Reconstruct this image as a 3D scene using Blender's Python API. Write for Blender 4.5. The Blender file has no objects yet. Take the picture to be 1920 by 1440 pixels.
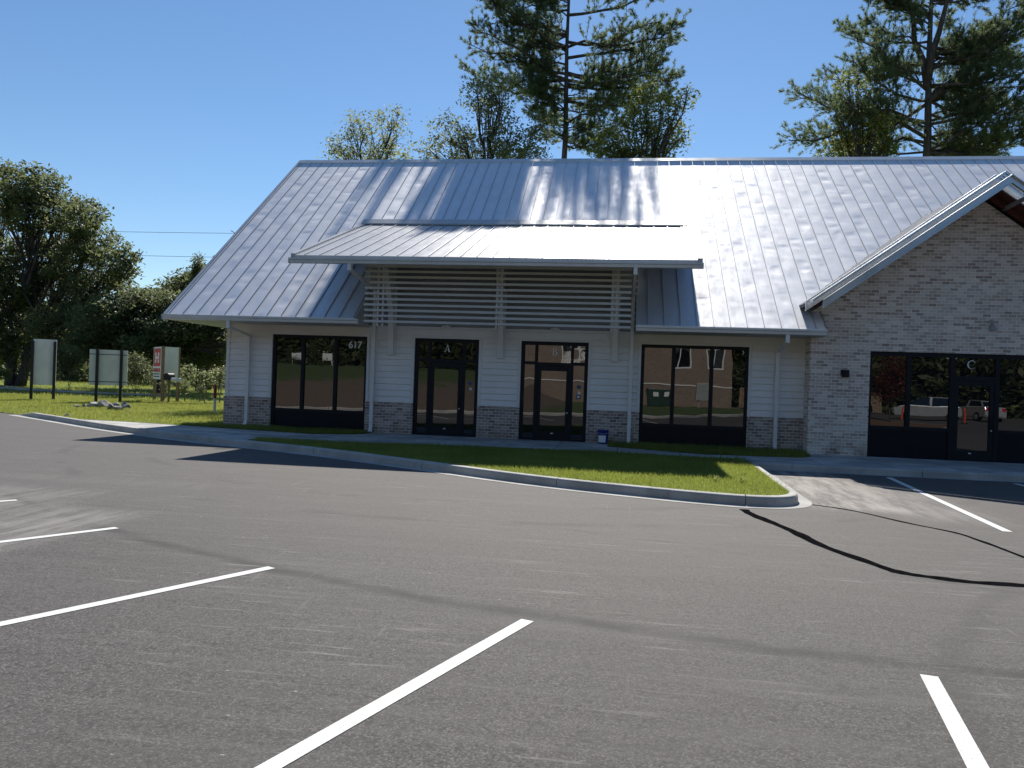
import bpy, bmesh, math, random
import numpy as np
from mathutils import Vector, Matrix
random.seed(5); rng = np.random.default_rng(5)
S = bpy.context.scene
COL = S.collection
CAMZ = 1.75
R = math.radians

# ------------------------------------------------------------------ helpers
LOC = {}                       # world location of every object (translation only)

def tag(o, label=None, cat=None, group=None, kind=None):
    if label: o['label'] = label
    if cat: o['category'] = cat
    if group: o['group'] = group
    if kind: o['kind'] = kind
    return o

def link(o, parent=None, loc=(0, 0, 0)):
    COL.objects.link(o)
    loc = Vector(loc)
    LOC[o.name] = loc
    if parent is not None:
        o.parent = parent
        o.location = loc - LOC[parent.name]
    else:
        o.location = loc
    return o

def empty(name, loc, label, cat, group=None):
    o = bpy.data.objects.new(name, None)
    o.empty_display_size = 0.3
    link(o, None, loc)
    return tag(o, label, cat, group)

class MB:
    """collects vertices and faces in world coordinates"""
    def __init__(s): s.v = []; s.f = []; s.m = []
    def face(s, pts, mi=0):
        n = len(s.v); s.v += [tuple(p) for p in pts]; s.f.append(list(range(n, n + len(pts)))); s.m.append(mi); return s
    def hexa(s, p, mi=0):      # 8 points: bottom 4 (ccw from above), top 4
        n = len(s.v); s.v += [tuple(q) for q in p]
        for q in ((3, 2, 1, 0), (4, 5, 6, 7), (0, 1, 5, 4), (1, 2, 6, 5), (2, 3, 7, 6), (3, 0, 4, 7)):
            s.f.append([n + i for i in q]); s.m.append(mi)
        return s
    def box(s, x0, x1, y0, y1, z0, z1, mi=0):
        return s.hexa([(x0, y0, z0), (x1, y0, z0), (x1, y1, z0), (x0, y1, z0), (x0, y0, z1), (x1, y0, z1), (x1, y1, z1), (x0, y1, z1)], mi)
    def bar(s, a, b, w, h, up=(0, 0, 1), mi=0):   # rectangular bar from a to b; w sideways, h along up
        a, b = Vector(a), Vector(b); d = (b - a).normalized(); upv = Vector(up)
        side = d.cross(upv).normalized(); u2 = side.cross(d).normalized()
        q = []
        for p in (a, b):
            q.append([p - side * w / 2 - u2 * h / 2, p + side * w / 2 - u2 * h / 2, p + side * w / 2 + u2 * h / 2, p - side * w / 2 + u2 * h / 2])
        n = len(s.v); s.v += [tuple(x) for x in q[0] + q[1]]
        for f in ((0, 1, 2, 3), (7, 6, 5, 4), (0, 4, 5, 1), (1, 5, 6, 2), (2, 6, 7, 3), (3, 7, 4, 0)):
            s.f.append([n + i for i in f]); s.m.append(mi)
        return s
    def prism(s, poly, z0, z1, mi=0):             # poly ccw in xy, z may be numbers or functions
        n = len(s.v); k = len(poly)
        f0 = z0 if callable(z0) else (lambda x, y: z0); f1 = z1 if callable(z1) else (lambda x, y: z1)
        s.v += [(x, y, f0(x, y)) for x, y in poly] + [(x, y, f1(x, y)) for x, y in poly]
        s.f.append([n + i for i in reversed(range(k))]); s.f.append([n + k + i for i in range(k)]); s.m += [mi, mi]
        for i in range(k):
            j = (i + 1) % k
            s.f.append([n + i, n + j, n + k + j, n + k + i]); s.m.append(mi)
        return s
    def prism_xz(s, poly, y0, y1, mi=0):          # poly in xz (ccw seen from -y)
        n = len(s.v); k = len(poly)
        s.v += [(x, y0, z) for x, z in poly] + [(x, y1, z) for x, z in poly]
        s.f.append([n + i for i in range(k)]); s.f.append([n + k + i for i in reversed(range(k))]); s.m += [mi, mi]
        for i in range(k):
            j = (i + 1) % k
            s.f.append([n + j, n + i, n + k + i, n + k + j]); s.m.append(mi)
        return s
    def prism_yz(s, poly, x0, x1, mi=0):
        n = len(s.v); k = len(poly)
        s.v += [(x0, y, z) for y, z in poly] + [(x1, y, z) for y, z in poly]
        s.f.append([n + i for i in reversed(range(k))]); s.f.append([n + k + i for i in range(k)]); s.m += [mi, mi]
        for i in range(k):
            j = (i + 1) % k
            s.f.append([n + i, n + j, n + k + j, n + k + i]); s.m.append(mi)
        return s
    def tube(s, pts, r, n=8, mi=0, cap=True):
        pts = [Vector(p) for p in pts]
        rr = r if isinstance(r, (list, tuple)) else [r] * len(pts)
        base = len(s.v); prev = None
        for i, p in enumerate(pts):
            d = (pts[min(i + 1, len(pts) - 1)] - pts[max(i - 1, 0)]).normalized()
            ref = Vector((0, 0, 1)) if abs(d.z) < .95 else Vector((0, 1, 0))
            if prev is None: a = d.cross(ref).normalized()
            else:
                a = (prev - d * prev.dot(d))
                a = a.normalized() if a.length > 1e-6 else d.cross(ref).normalized()
            prev = a; b = d.cross(a)
            for k in range(n):
                t = 2 * math.pi * k / n
                s.v.append(tuple(p + (a * math.cos(t) + b * math.sin(t)) * rr[i]))
        for i in range(len(pts) - 1):
            for k in range(n):
                k2 = (k + 1) % n
                s.f.append([base + i * n + k, base + i * n + k2, base + (i + 1) * n + k2, base + (i + 1) * n + k]); s.m.append(mi)
        if cap:
            s.f.append([base + k for k in reversed(range(n))]); s.m.append(mi)
            s.f.append([base + (len(pts) - 1) * n + k for k in range(n)]); s.m.append(mi)
        return s
    def build(s, name, mats, parent=None, origin=None, smooth=False, bevel=0):
        me = bpy.data.meshes.new(name)
        o_ = Vector(origin) if origin is not None else (LOC[parent.name].copy() if parent is not None else Vector((0, 0, 0)))
        me.from_pydata([(x - o_.x, y - o_.y, z - o_.z) for x, y, z in s.v], [], s.f)
        mats = mats if isinstance(mats, (list, tuple)) else [mats]
        for m in mats: me.materials.append(m)
        if len(mats) > 1: me.polygons.foreach_set('material_index', s.m)
        if smooth: me.polygons.foreach_set('use_smooth', [True] * len(s.f))
        me.update()
        o = bpy.data.objects.new(name, me)
        link(o, parent, o_)
        if bevel:
            b = o.modifiers.new('bevel', 'BEVEL'); b.width = bevel; b.segments = 2; b.limit_method = 'ANGLE'; b.angle_limit = R(40)
        return o

def array_mesh(name, V, F, mat, parent=None, origin=(0, 0, 0), smooth=False):
    """V (n,3) world coords, F (m,k) faces, all the same size"""
    me = bpy.data.meshes.new(name)
    V = np.asarray(V, np.float32) - np.asarray(origin, np.float32)
    F = np.asarray(F, np.int32); m, k = F.shape
    me.vertices.add(len(V)); me.vertices.foreach_set('co', V.ravel())
    me.loops.add(m * k); me.loops.foreach_set('vertex_index', F.ravel())
    me.polygons.add(m); me.polygons.foreach_set('loop_start', np.arange(0, m * k, k, dtype=np.int32))
    me.polygons.foreach_set('loop_total', np.full(m, k, np.int32))
    if smooth: me.polygons.foreach_set('use_smooth', np.ones(m, bool))
    me.update(calc_edges=True)
    me.materials.append(mat)
    o = bpy.data.objects.new(name, me)
    return link(o, parent, origin)

def curve_mesh(name, polys, depth, mat, parent, origin, width_scale=1):
    """flat lettering from closed outlines (x,z) -> mesh standing in the xz plane facing -y"""
    cu = bpy.data.curves.new(name, 'CURVE'); cu.dimensions = '2D'; cu.fill_mode = 'BOTH'; cu.extrude = depth / 2
    for p in polys:
        sp = cu.splines.new('POLY'); sp.points.add(len(p) - 1); sp.use_cyclic_u = True
        for q, (x, y) in zip(sp.points, p): q.co = (x * width_scale, y, 0, 1)
    return _flat(cu, name, mat, parent, origin)

def text_mesh(name, body, size, depth, mat, parent, origin, offset=0, sx=1, rot=None):
    cu = bpy.data.curves.new(name, 'FONT'); cu.body = body; cu.size = size; cu.extrude = depth / 2; cu.offset = offset
    cu.align_x = 'CENTER'; cu.align_y = 'CENTER'
    return _flat(cu, name, mat, parent, origin, sx, rot)

def _flat(cu, name, mat, parent, origin, sx=1, rot=None):
    t = bpy.data.objects.new(name + '_outline', cu); COL.objects.link(t)
    dg = bpy.context.evaluated_depsgraph_get()
    me = bpy.data.meshes.new_from_object(t.evaluated_get(dg))
    bpy.data.objects.remove(t); bpy.data.curves.remove(cu)
    M = Matrix.Rotation(R(90), 4, 'X')
    if rot is not None: M = Matrix.Rotation(rot, 4, 'Z') @ M
    me.transform(M @ Matrix.Diagonal((sx, 1, 1, 1)))
    me.materials.clear(); me.materials.append(mat); me.name = name
    o = bpy.data.objects.new(name, me)
    return link(o, parent, origin)

# ------------------------------------------------------------------ camera model (used only to turn measured pixels into real positions)
ROLL, PITCH, YAW, FPX = 0.0349, -0.0028, 0.1393, 1440.0
def cam_axes():
    f = Vector((-math.sin(YAW) * math.cos(PITCH), math.cos(YAW) * math.cos(PITCH), math.sin(PITCH)))
    r0 = Vector((math.cos(YAW), math.sin(YAW), 0))
    u0 = r0.cross(f)
    c, s = math.cos(ROLL), math.sin(ROLL)
    # image "up" of the world leans to +x in the picture
    r = r0 * c - u0 * s * -1 * -1
    r = r0 * c + u0 * (-s) * -1 if False else r0 * c + u0 * s
    u = u0 * c - r0 * s
    return r, u, f
CR, CU, CF = cam_axes()
def at(px, py, y):
    """the point seen at photo pixel (px,py) at distance y along the street axis"""
    d = CR * ((px - 960) / FPX) - CU * ((py - 720) / FPX) + CF
    t = y / d.y
    return Vector((d.x * t, y, d.z * t + CAMZ))

# ------------------------------------------------------------------ materials
class NT:
    def __init__(s, name):
        s.m = bpy.data.materials.new(name); s.m.use_nodes = True; s.t = s.m.node_tree
        s.b = s.t.nodes['Principled BSDF']; s.out = s.t.nodes['Material Output']
    def n(s, typ, **kw):
        nd = s.t.nodes.new(typ)
        for k, v in kw.items(): setattr(nd, k, v)
        return nd
    def L(s, a, b): s.t.links.new(a, b)
    def put(s, sock, v):
        if isinstance(v, bpy.types.NodeSocket): s.L(v, sock)
        elif v is not None: sock.default_value = v
    def pos(s): return s.n('ShaderNodeNewGeometry').outputs['Position']
    def objco(s): return s.n('ShaderNodeTexCoord').outputs['Object']
    def scale(s, vec, sc, rot=(0, 0, 0), loc=(0, 0, 0)):
        m = s.n('ShaderNodeMapping'); s.L(vec, m.inputs[0]); m.inputs['Scale'].default_value = sc; m.inputs['Rotation'].default_value = rot; m.inputs['Location'].default_value = loc
        return m.outputs[0]
    def noise(s, vec, scale, detail=4, rough=.55, dist=0):
        t = s.n('ShaderNodeTexNoise'); s.L(vec, t.inputs['Vector']); t.inputs['Scale'].default_value = scale
        t.inputs['Detail'].default_value = detail; t.inputs['Roughness'].default_value = rough; t.inputs['Distortion'].default_value = dist
        return t.outputs['Fac']
    def vor(s, vec, scale, feature='F1', out='Distance', rnd=1):
        t = s.n('ShaderNodeTexVoronoi', feature=feature); s.L(vec, t.inputs['Vector']); t.inputs['Scale'].default_value = scale; t.inputs['Randomness'].default_value = rnd
        return t.outputs[out]
    def math(s, op, a, b=None, c=None, clamp=False):
        m = s.n('ShaderNodeMath', operation=op, use_clamp=clamp)
        for i, v in enumerate((a, b, c)):
            if v is not None: s.put(m.inputs[i], v)
        return m.outputs[0]
    def ramp(s, fac, a, b, lo=0., hi=1.):           # smooth remap a..b -> lo..hi
        m = s.n('ShaderNodeMapRange', interpolation_type='SMOOTHSTEP'); s.put(m.inputs[0], fac)
        m.inputs[1].default_value = a; m.inputs[2].default_value = b; m.inputs[3].default_value = lo; m.inputs[4].default_value = hi
        return m.outputs[0]
    def mix(s, fac, a, b, typ='MIX'):
        m = s.n('ShaderNodeMix', data_type='RGBA', blend_type=typ); s.put(m.inputs[0], fac)
        for sock, v in ((m.inputs[6], a), (m.inputs[7], b)):
            s.put(sock, (*v, 1) if isinstance(v, tuple) and len(v) == 3 else v)
        return m.outputs[2]
    def xyz(s, vec):
        q = s.n('ShaderNodeSeparateXYZ'); s.L(vec, q.inputs[0]); return q.outputs
    def comb(s, x, y, z=0.):
        q = s.n('ShaderNodeCombineXYZ'); s.put(q.inputs[0], x); s.put(q.inputs[1], y); s.put(q.inputs[2], z); return q.outputs[0]
    def bump(s, h, strength=.3, dist=.01, normal=None):
        b = s.n('ShaderNodeBump'); s.put(b.inputs['Height'], h); b.inputs['Strength'].default_value = strength; b.inputs['Distance'].default_value = dist
        if normal is not None: s.L(normal, b.inputs['Normal'])
        return b.outputs[0]
    def set(s, color=None, rough=None, metal=None, normal=None, ior=None, spec=None, **kw):
        i = s.b.inputs
        if color is not None: s.put(i['Base Color'], (*color, 1) if isinstance(color, tuple) and len(color) == 3 else color)
        if rough is not None: s.put(i['Roughness'], rough)
        if metal is not None: s.put(i['Metallic'], metal)
        if normal is not None: s.L(normal, i['Normal'])
        if ior is not None: i['IOR'].default_value = ior
        if spec is not None: i['Specular IOR Level'].default_value = spec
        for k, v in kw.items(): s.put(i[k], v)
        return s.m

def plain(name, color, rough=.6, metal=0., var=.12, sc=3., spec=None):
    k = NT(name); p = k.pos(); n = k.noise(p, sc, 5)
    c0 = tuple(c * (1 - var) for c in color); c1 = tuple(min(1, c * (1 + var)) for c in color)
    return k.set(k.mix(k.ramp(n, .3, .7), c0, c1), k.ramp(n, .2, .8, rough * .85, min(1, rough * 1.15)), metal, spec=spec)

def m_asphalt():
    k = NT('asphalt'); p = k.pos(); X, Y, Z = k.xyz(p)
    fine = k.noise(p, 70, 4, .65); vor = k.vor(p, 105); mid = k.noise(p, 9, 5, .6); big = k.noise(p, .32, 4, .55)
    st1 = k.n('ShaderNodeSeparateColor'); k.L(k.vor(p, 105, out='Color'), st1.inputs[0])
    st2 = k.n('ShaderNodeSeparateColor'); k.L(k.vor(p, 46, out='Color'), st2.inputs[0])
    # paver passes: long soft streaks along the driving direction
    st = k.noise(k.scale(p, (.22, 1.6, 1), (0, 0, R(12))), 1.3, 5, .6)
    st_b = k.noise(k.scale(p, (.12, 2.4, 1), (0, 0, R(10))), 2.6, 6, .65)
    c = k.mix(k.ramp(fine, .32, .68), (.046, .044, .043), (.140, .135, .130))
    c = k.mix(k.ramp(st1.outputs[0], .62, 1., 0, .8), c, (.26, .25, .243))
    c = k.mix(k.ramp(st2.outputs[1], .0, .24, .8, 0), c, (.04, .038, .037))
    c = k.mix(k.ramp(big, .32, .68, 0, .4), c, (.118, .110, .105))
    c = k.mix(k.ramp(st, .46, .72, 0, .35), c, (.155, .15, .145))
    c = k.mix(k.ramp(st_b, .52, .72, 0, .34), c, (.20, .195, .188))
    c = k.mix(k.ramp(st_b, .48, .3, 0, .3), c, (.055, .053, .052))
    # lighter where the lane is used, darker in the stalls near the viewer
    lane = k.ramp(k.math('SUBTRACT', Y, k.math('MULTIPLY', X, -.3)), 3.5, 9.5)
    c = k.mix(k.math('MULTIPLY', lane, .38), c, (.175, .165, .158))
    # faint turning marks of tyres
    for cx, cy, rad, wd_, am in ((-2.5, 19.5, 10.4, .12, .35), (-2.3, 19.4, 8.9, .12, .3), (9., 2.5, 6.2, .1, .35), (9.1, 2.6, 7.7, .1, .3), (-9, 1.5, 6.6, .11, .3)):
        dd = k.math('SQRT', k.math('ADD', k.math('POWER', k.math('SUBTRACT', X, cx), 2.), k.math('POWER', k.math('SUBTRACT', Y, cy), 2.)))
        dd = k.math('ABSOLUTE', k.math('SUBTRACT', k.math('ADD', dd, k.math('MULTIPLY', k.noise(p, .5, 2), .5)), rad))
        c = k.mix(k.math('MULTIPLY', k.ramp(dd, wd_ * .3, wd_ * 1.6, am, 0), k.ramp(k.noise(p, .7, 3), .45, .6)), c, (.05, .048, .047))
    # dark seam between two paving lanes
    f = k.math('MULTIPLY_ADD', k.math('MULTIPLY', X, X), .03, k.math('MULTIPLY_ADD', X, -.21, 5.62))
    d = k.math('ABSOLUTE', k.math('SUBTRACT', k.math('SUBTRACT', Y, f), k.math('MULTIPLY', k.math('SUBTRACT', k.noise(p, 1.2, 3), .5), .25)))
    c = k.mix(k.math('MULTIPLY', k.ramp(d, .0, .17, 1, 0), k.ramp(k.noise(p, 2.2, 4), .3, .6, .3, .75)), c, (.04, .037, .036))
    # second faint seam further out
    f2 = k.math('MULTIPLY_ADD', X, -.42, 9.05)
    d2 = k.math('ABSOLUTE', k.math('SUBTRACT', k.math('SUBTRACT', Y, f2), k.math('MULTIPLY', k.math('SUBTRACT', k.noise(p, .9, 3), .5), .3)))
    c = k.mix(k.math('MULTIPLY', k.math('MULTIPLY', k.ramp(d2, .02, .12, 1, 0), k.ramp(X, -2.5, 0)), k.ramp(k.noise(p, .8, 3), .4, .62, 0, .4)), c, (.06, .057, .055))
    # pale dust near the walk and at the stalls on the left
    def patch(x0, x1, y0, y1, soft, amt, col, c):
        ax = k.math('MULTIPLY', k.ramp(X, x0 - soft, x0 + soft), k.ramp(X, x1 - soft, x1 + soft, 1, 0))
        ay = k.math('MULTIPLY', k.ramp(Y, y0 - soft, y0 + soft), k.ramp(Y, y1 - soft, y1 + soft, 1, 0))
        nn = k.ramp(k.noise(k.scale(p, (1, .14, 1), (0, 0, R(-10))), 4.5, 8, .74), .38, .62, .15, 1.)
        return k.mix(k.math('MULTIPLY', k.math('MULTIPLY', ax, ay), k.math('MULTIPLY', nn, amt)), c, col)
    c = patch(3.0, 4.6, 12.2, 17.6, .35, .9, (.50, .475, .44), c)
    c = patch(4.2, 5.4, 11.6, 16.0, .5, .55, (.42, .40, .375), c)
    c = patch(-9.5, -7.0, 8.0, 9.9, .45, .5, (.40, .39, .37), c)
    c = patch(-6.9, -5.7, 6.2, 8.6, .35, .65, (.42, .41, .39), c)
    c = patch(-11, -6, 10.6, 11.2, .2, .22, (.27, .26, .245), c)
    # scuffs: thin pale scratches, flecks of spilt paint and specks
    gate = k.ramp(k.noise(p, .55, 3), .40, .58)
    sc = k.noise(k.scale(p, (.45, 6.5, 1), (0, 0, R(20))), 2.1, 7, .74)
    c = k.mix(k.math('MULTIPLY', k.ramp(sc, .553, .67, 0, .5), gate), c, (.40, .39, .37))
    sc2 = k.noise(k.scale(p, (5.5, .5, 1), (0, 0, R(38))), 1.7, 7, .72)
    c = k.mix(k.math('MULTIPLY', k.ramp(sc2, .60, .71, 0, .35), gate), c, (.38, .37, .35))
    fl = k.vor(k.math('ADD', 0, 0) if False else k.scale(p, (1, 2.6, 1), (0, 0, R(20))), 4.3)
    c = k.mix(k.math('MULTIPLY', k.ramp(k.math('ADD', fl, k.math('MULTIPLY', k.math('SUBTRACT', k.noise(p, 30, 3), .5), .12)), .03, .06, 1, 0), k.math('MULTIPLY', k.ramp(k.noise(p, .8, 2), .48, .54), k.ramp(X, 0., -1.))), c, (.62, .6, .55))
    dk = k.vor(k.scale(p, (1, 1, 1), (0, 0, 0), (7, 3, 0)), 1.9)
    c = k.mix(k.ramp(dk, .012, .022, .9, 0), c, (.012, .012, .012))
    h = k.math('ADD', k.math('MULTIPLY', fine, 1.), k.math('MULTIPLY', vor, -.8))
    nrm = k.bump(h, .35, .004)
    c = k.mix(1., c, (.64, .615, .595), 'MULTIPLY')
    return k.set(c, .86, 0, nrm, spec=.42)

def m_concrete(name, base=(.42, .41, .39), wet=0., joints=0.):
    k = NT(name); p = k.pos(); X, Y, Z = k.xyz(p)
    n = k.noise(p, 1.4, 6, .6); f = k.noise(p, 60, 3); g = k.noise(k.scale(p, (2, 2, .7)), 2.3, 6, .65)
    c = k.mix(k.ramp(n, .3, .72), tuple(b * .74 for b in base), tuple(b * 1.1 for b in base))
    c = k.mix(k.ramp(f, .3, .7, 0, .3), c, tuple(b * .6 for b in base))
    c = k.mix(k.ramp(g, .58, .7, 0, .55), c, tuple(b * .42 for b in base))
    r = .85
    if wet:
        w = k.ramp(k.noise(k.scale(p, (.55, 1.1, 1)), .9, 3, .5, .6), .49, .515)
        c = k.mix(k.math('MULTIPLY', w, wet), tuple(b * .42 for b in base), c) if False else k.mix(w, k.mix(wet, c, tuple(b * .38 for b in base)), c)
    if joints:
        j = k.math('ABSOLUTE', k.math('SUBTRACT', k.math('FRACT', k.math('DIVIDE', X, joints)), .5))
        c = k.mix(k.ramp(j, .49, .496), c, tuple(b * .22 for b in base))
    return k.set(c, r, 0, k.bump(k.math('ADD', f, n), .25, .006), spec=.3)

def m_brick(name, cols, mortar, wash=.0, row=.081, width=.2):
    k = NT(name); p = k.pos(); X, Y, Z = k.xyz(p)
    vec = k.comb(k.math('ADD', X, Y), Z)
    t = k.n('ShaderNodeTexBrick'); t.offset = .5
    k.L(vec, t.inputs['Vector'])
    t.inputs['Color1'].default_value = (0, 0, 0, 1); t.inputs['Color2'].default_value = (1, 1, 1, 1); t.inputs['Mortar'].default_value = (.5, .5, .5, 1)
    t.inputs['Scale'].default_value = 1; t.inputs['Mortar Size'].default_value = .0075; t.inputs['Mortar Smooth'].default_value = .25
    t.inputs['Bias'].default_value = 0; t.inputs['Brick Width'].default_value = width; t.inputs['Row Height'].default_value = row
    q = k.n('ShaderNodeSeparateColor'); k.L(t.outputs['Color'], q.inputs[0]); rnd = q.outputs[0]
    cr = k.n('ShaderNodeValToRGB'); k.L(rnd, cr.inputs[0]); cr.color_ramp.interpolation = 'LINEAR'
    e = cr.color_ramp.elements
    e[0].position = 0; e[0].color = (*cols[0], 1); e[1].position = 1; e[1].color = (*cols[-1], 1)
    for i, c in enumerate(cols[1:-1]):
        x = e.new((i + 1) / (len(cols) - 1)); x.color = (*c, 1)
    c = cr.outputs[0]
    sm = k.noise(k.scale(vec, (1, 2.2, 1)), 26, 6, .7)     # smears of lime wash on the brick faces
    c = k.mix(k.ramp(sm, .45, .62, 0, wash), c, mortar)
    big = k.noise(vec, .8, 4)
    c = k.mix(k.ramp(big, .3, .7, .25, 0), c, tuple(x * .55 for x in cols[1]))
    c = k.mix(t.outputs['Fac'], c, mortar)
    c = k.mix(k.math('MULTIPLY', k.ramp(Z, .1, .62, .75, 0), k.ramp(k.noise(k.scale(vec, (1, .5, 1)), 2.1, 5, .6), .42, .68)), c, (.17, .125, .085))
    h = k.math('ADD', k.math('MULTIPLY', t.outputs['Fac'], -1.), k.math('MULTIPLY', sm, .4))
    return k.set(c, .88, 0, k.bump(h, .7, .008), spec=.25)

def m_roof(name, rough=.4, base=(.80, .81, .83), wave=1., metal=.85, off=20.06):
    k = NT(name); p = k.pos(); X, Y, Z = k.xyz(p)
    # oil-canning: wrinkles that run across every panel, different from panel to panel
    q = k.math('DIVIDE', k.math('ADD', X, off), .42)
    pan = k.math('FLOOR', q); frac = k.math('FRACT', q)
    env = k.math('POWER', k.math('SINE', k.math('MULTIPLY', frac, math.pi)), .7)
    v1 = k.comb(k.math('MULTIPLY', X, .9), k.math('MULTIPLY', Y, 1.75), k.math('MULTIPLY', pan, 3.7))
    a = k.noise(v1, 1.0, 1.2, .4, .2)
    v2 = k.comb(k.math('MULTIPLY', X, .3), k.math('MULTIPLY', Y, .5), k.math('MULTIPLY', pan, 1.9))
    amp = k.ramp(k.noise(v2, .9, 2, .5), .35, .62, .25, 1.)
    rid = k.math('POWER', k.math('SUBTRACT', 1., k.math('ABSOLUTE', k.math('MULTIPLY', k.math('SUBTRACT', a, .5), 4.)), clamp=True), 1.6)
    h = k.math('MULTIPLY', k.math('MULTIPLY', k.math('ADD', k.math('SUBTRACT', a, .5), k.math('MULTIPLY', rid, .08)), amp), env)
    dirt = k.noise(k.scale(p, (2.5, .5, 1)), 2.0, 6, .65)
    c = k.mix(k.ramp(dirt, .35, .75, 0, .3), base, tuple(x * .78 for x in base))
    sp = k.noise(p, 300, 1)
    c = k.mix(k.ramp(sp, .3, .7, 0, .12), c, tuple(x * .6 for x in base))
    return k.set(c, k.ramp(dirt, .3, .7, rough * .92, rough * 1.12), metal, k.bump(h, 1., .030 * wave))

def m_leaf(name, c0, c1, trans=.35, sc=1.2, rough=.55, straw=None):
    k = NT(name); p = k.pos(); n = k.noise(p, sc, 3); n2 = k.noise(p, 9, 2)
    c = k.mix(k.ramp(n, .35, .65), c0, c1)
    c = k.mix(k.ramp(n2, .3, .7, 0, .5), c, tuple(x * .5 for x in c0))
    if straw:
        c = k.mix(k.ramp(k.noise(p, 24, 3, .6), .54, .66, 0, .75), c, straw)
        c = k.mix(k.ramp(k.noise(p, 1.6, 4), .55, .72, 0, .45), c, tuple(x * .8 for x in straw))
    k.set(c, rough, 0, spec=.4)
    tr = k.n('ShaderNodeBsdfTranslucent'); k.L(k.mix(.6, c, tuple(min(1, x * 1.7) for x in c1)), tr.inputs[0])
    mx = k.n('ShaderNodeMixShader'); mx.inputs[0].default_value = trans
    k.L(k.b.outputs[0], mx.inputs[1]); k.L(tr.outputs[0], mx.inputs[2]); k.L(mx.outputs[0], k.out.inputs[0])
    return k.m

def m_bark(name, c=(.11, .085, .07)):
    k = NT(name); p = k.pos(); n = k.noise(k.scale(p, (1, 1, .25)), 9, 6, .7)
    return k.set(k.mix(k.ramp(n, .35, .65), tuple(x * .45 for x in c), tuple(x * 1.3 for x in c)), .9, 0, k.bump(n, .8, .04))

def m_turf(name, a, b, soil):
    k = NT(name); p = k.pos(); n = k.noise(p, 1.1, 5); f = k.noise(p, 40, 4, .7); g = k.noise(p, .22, 3)
    c = k.mix(k.ramp(f, .3, .7), a, b)
    c = k.mix(k.ramp(g, .35, .65, 0, .4), c, tuple(x * 1.25 for x in b))
    c = k.mix(k.ramp(n, .6, .75, 0, .5), c, soil)
    return k.set(c, .95, 0, k.bump(f, .6, .04), spec=.2)

def m_glass():
    k = NT('dark_window_glass'); p = k.pos()
    w = k.noise(p, .9, 2, .4)
    d = k.noise(k.scale(p, (3, 3, 1.2)), 4, 5, .7)
    return k.set(k.mix(k.ramp(d, .4, .7), (.006, .008, .010), (.011, .013, .015)), k.ramp(d, .45, .8, 0., .02), 0, k.bump(w, .05, .03), ior=1.95)

def m_white_metal(name, c, rough=.4, metal=0.):
    return plain(name, c, rough, metal, .06, 2.)

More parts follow.
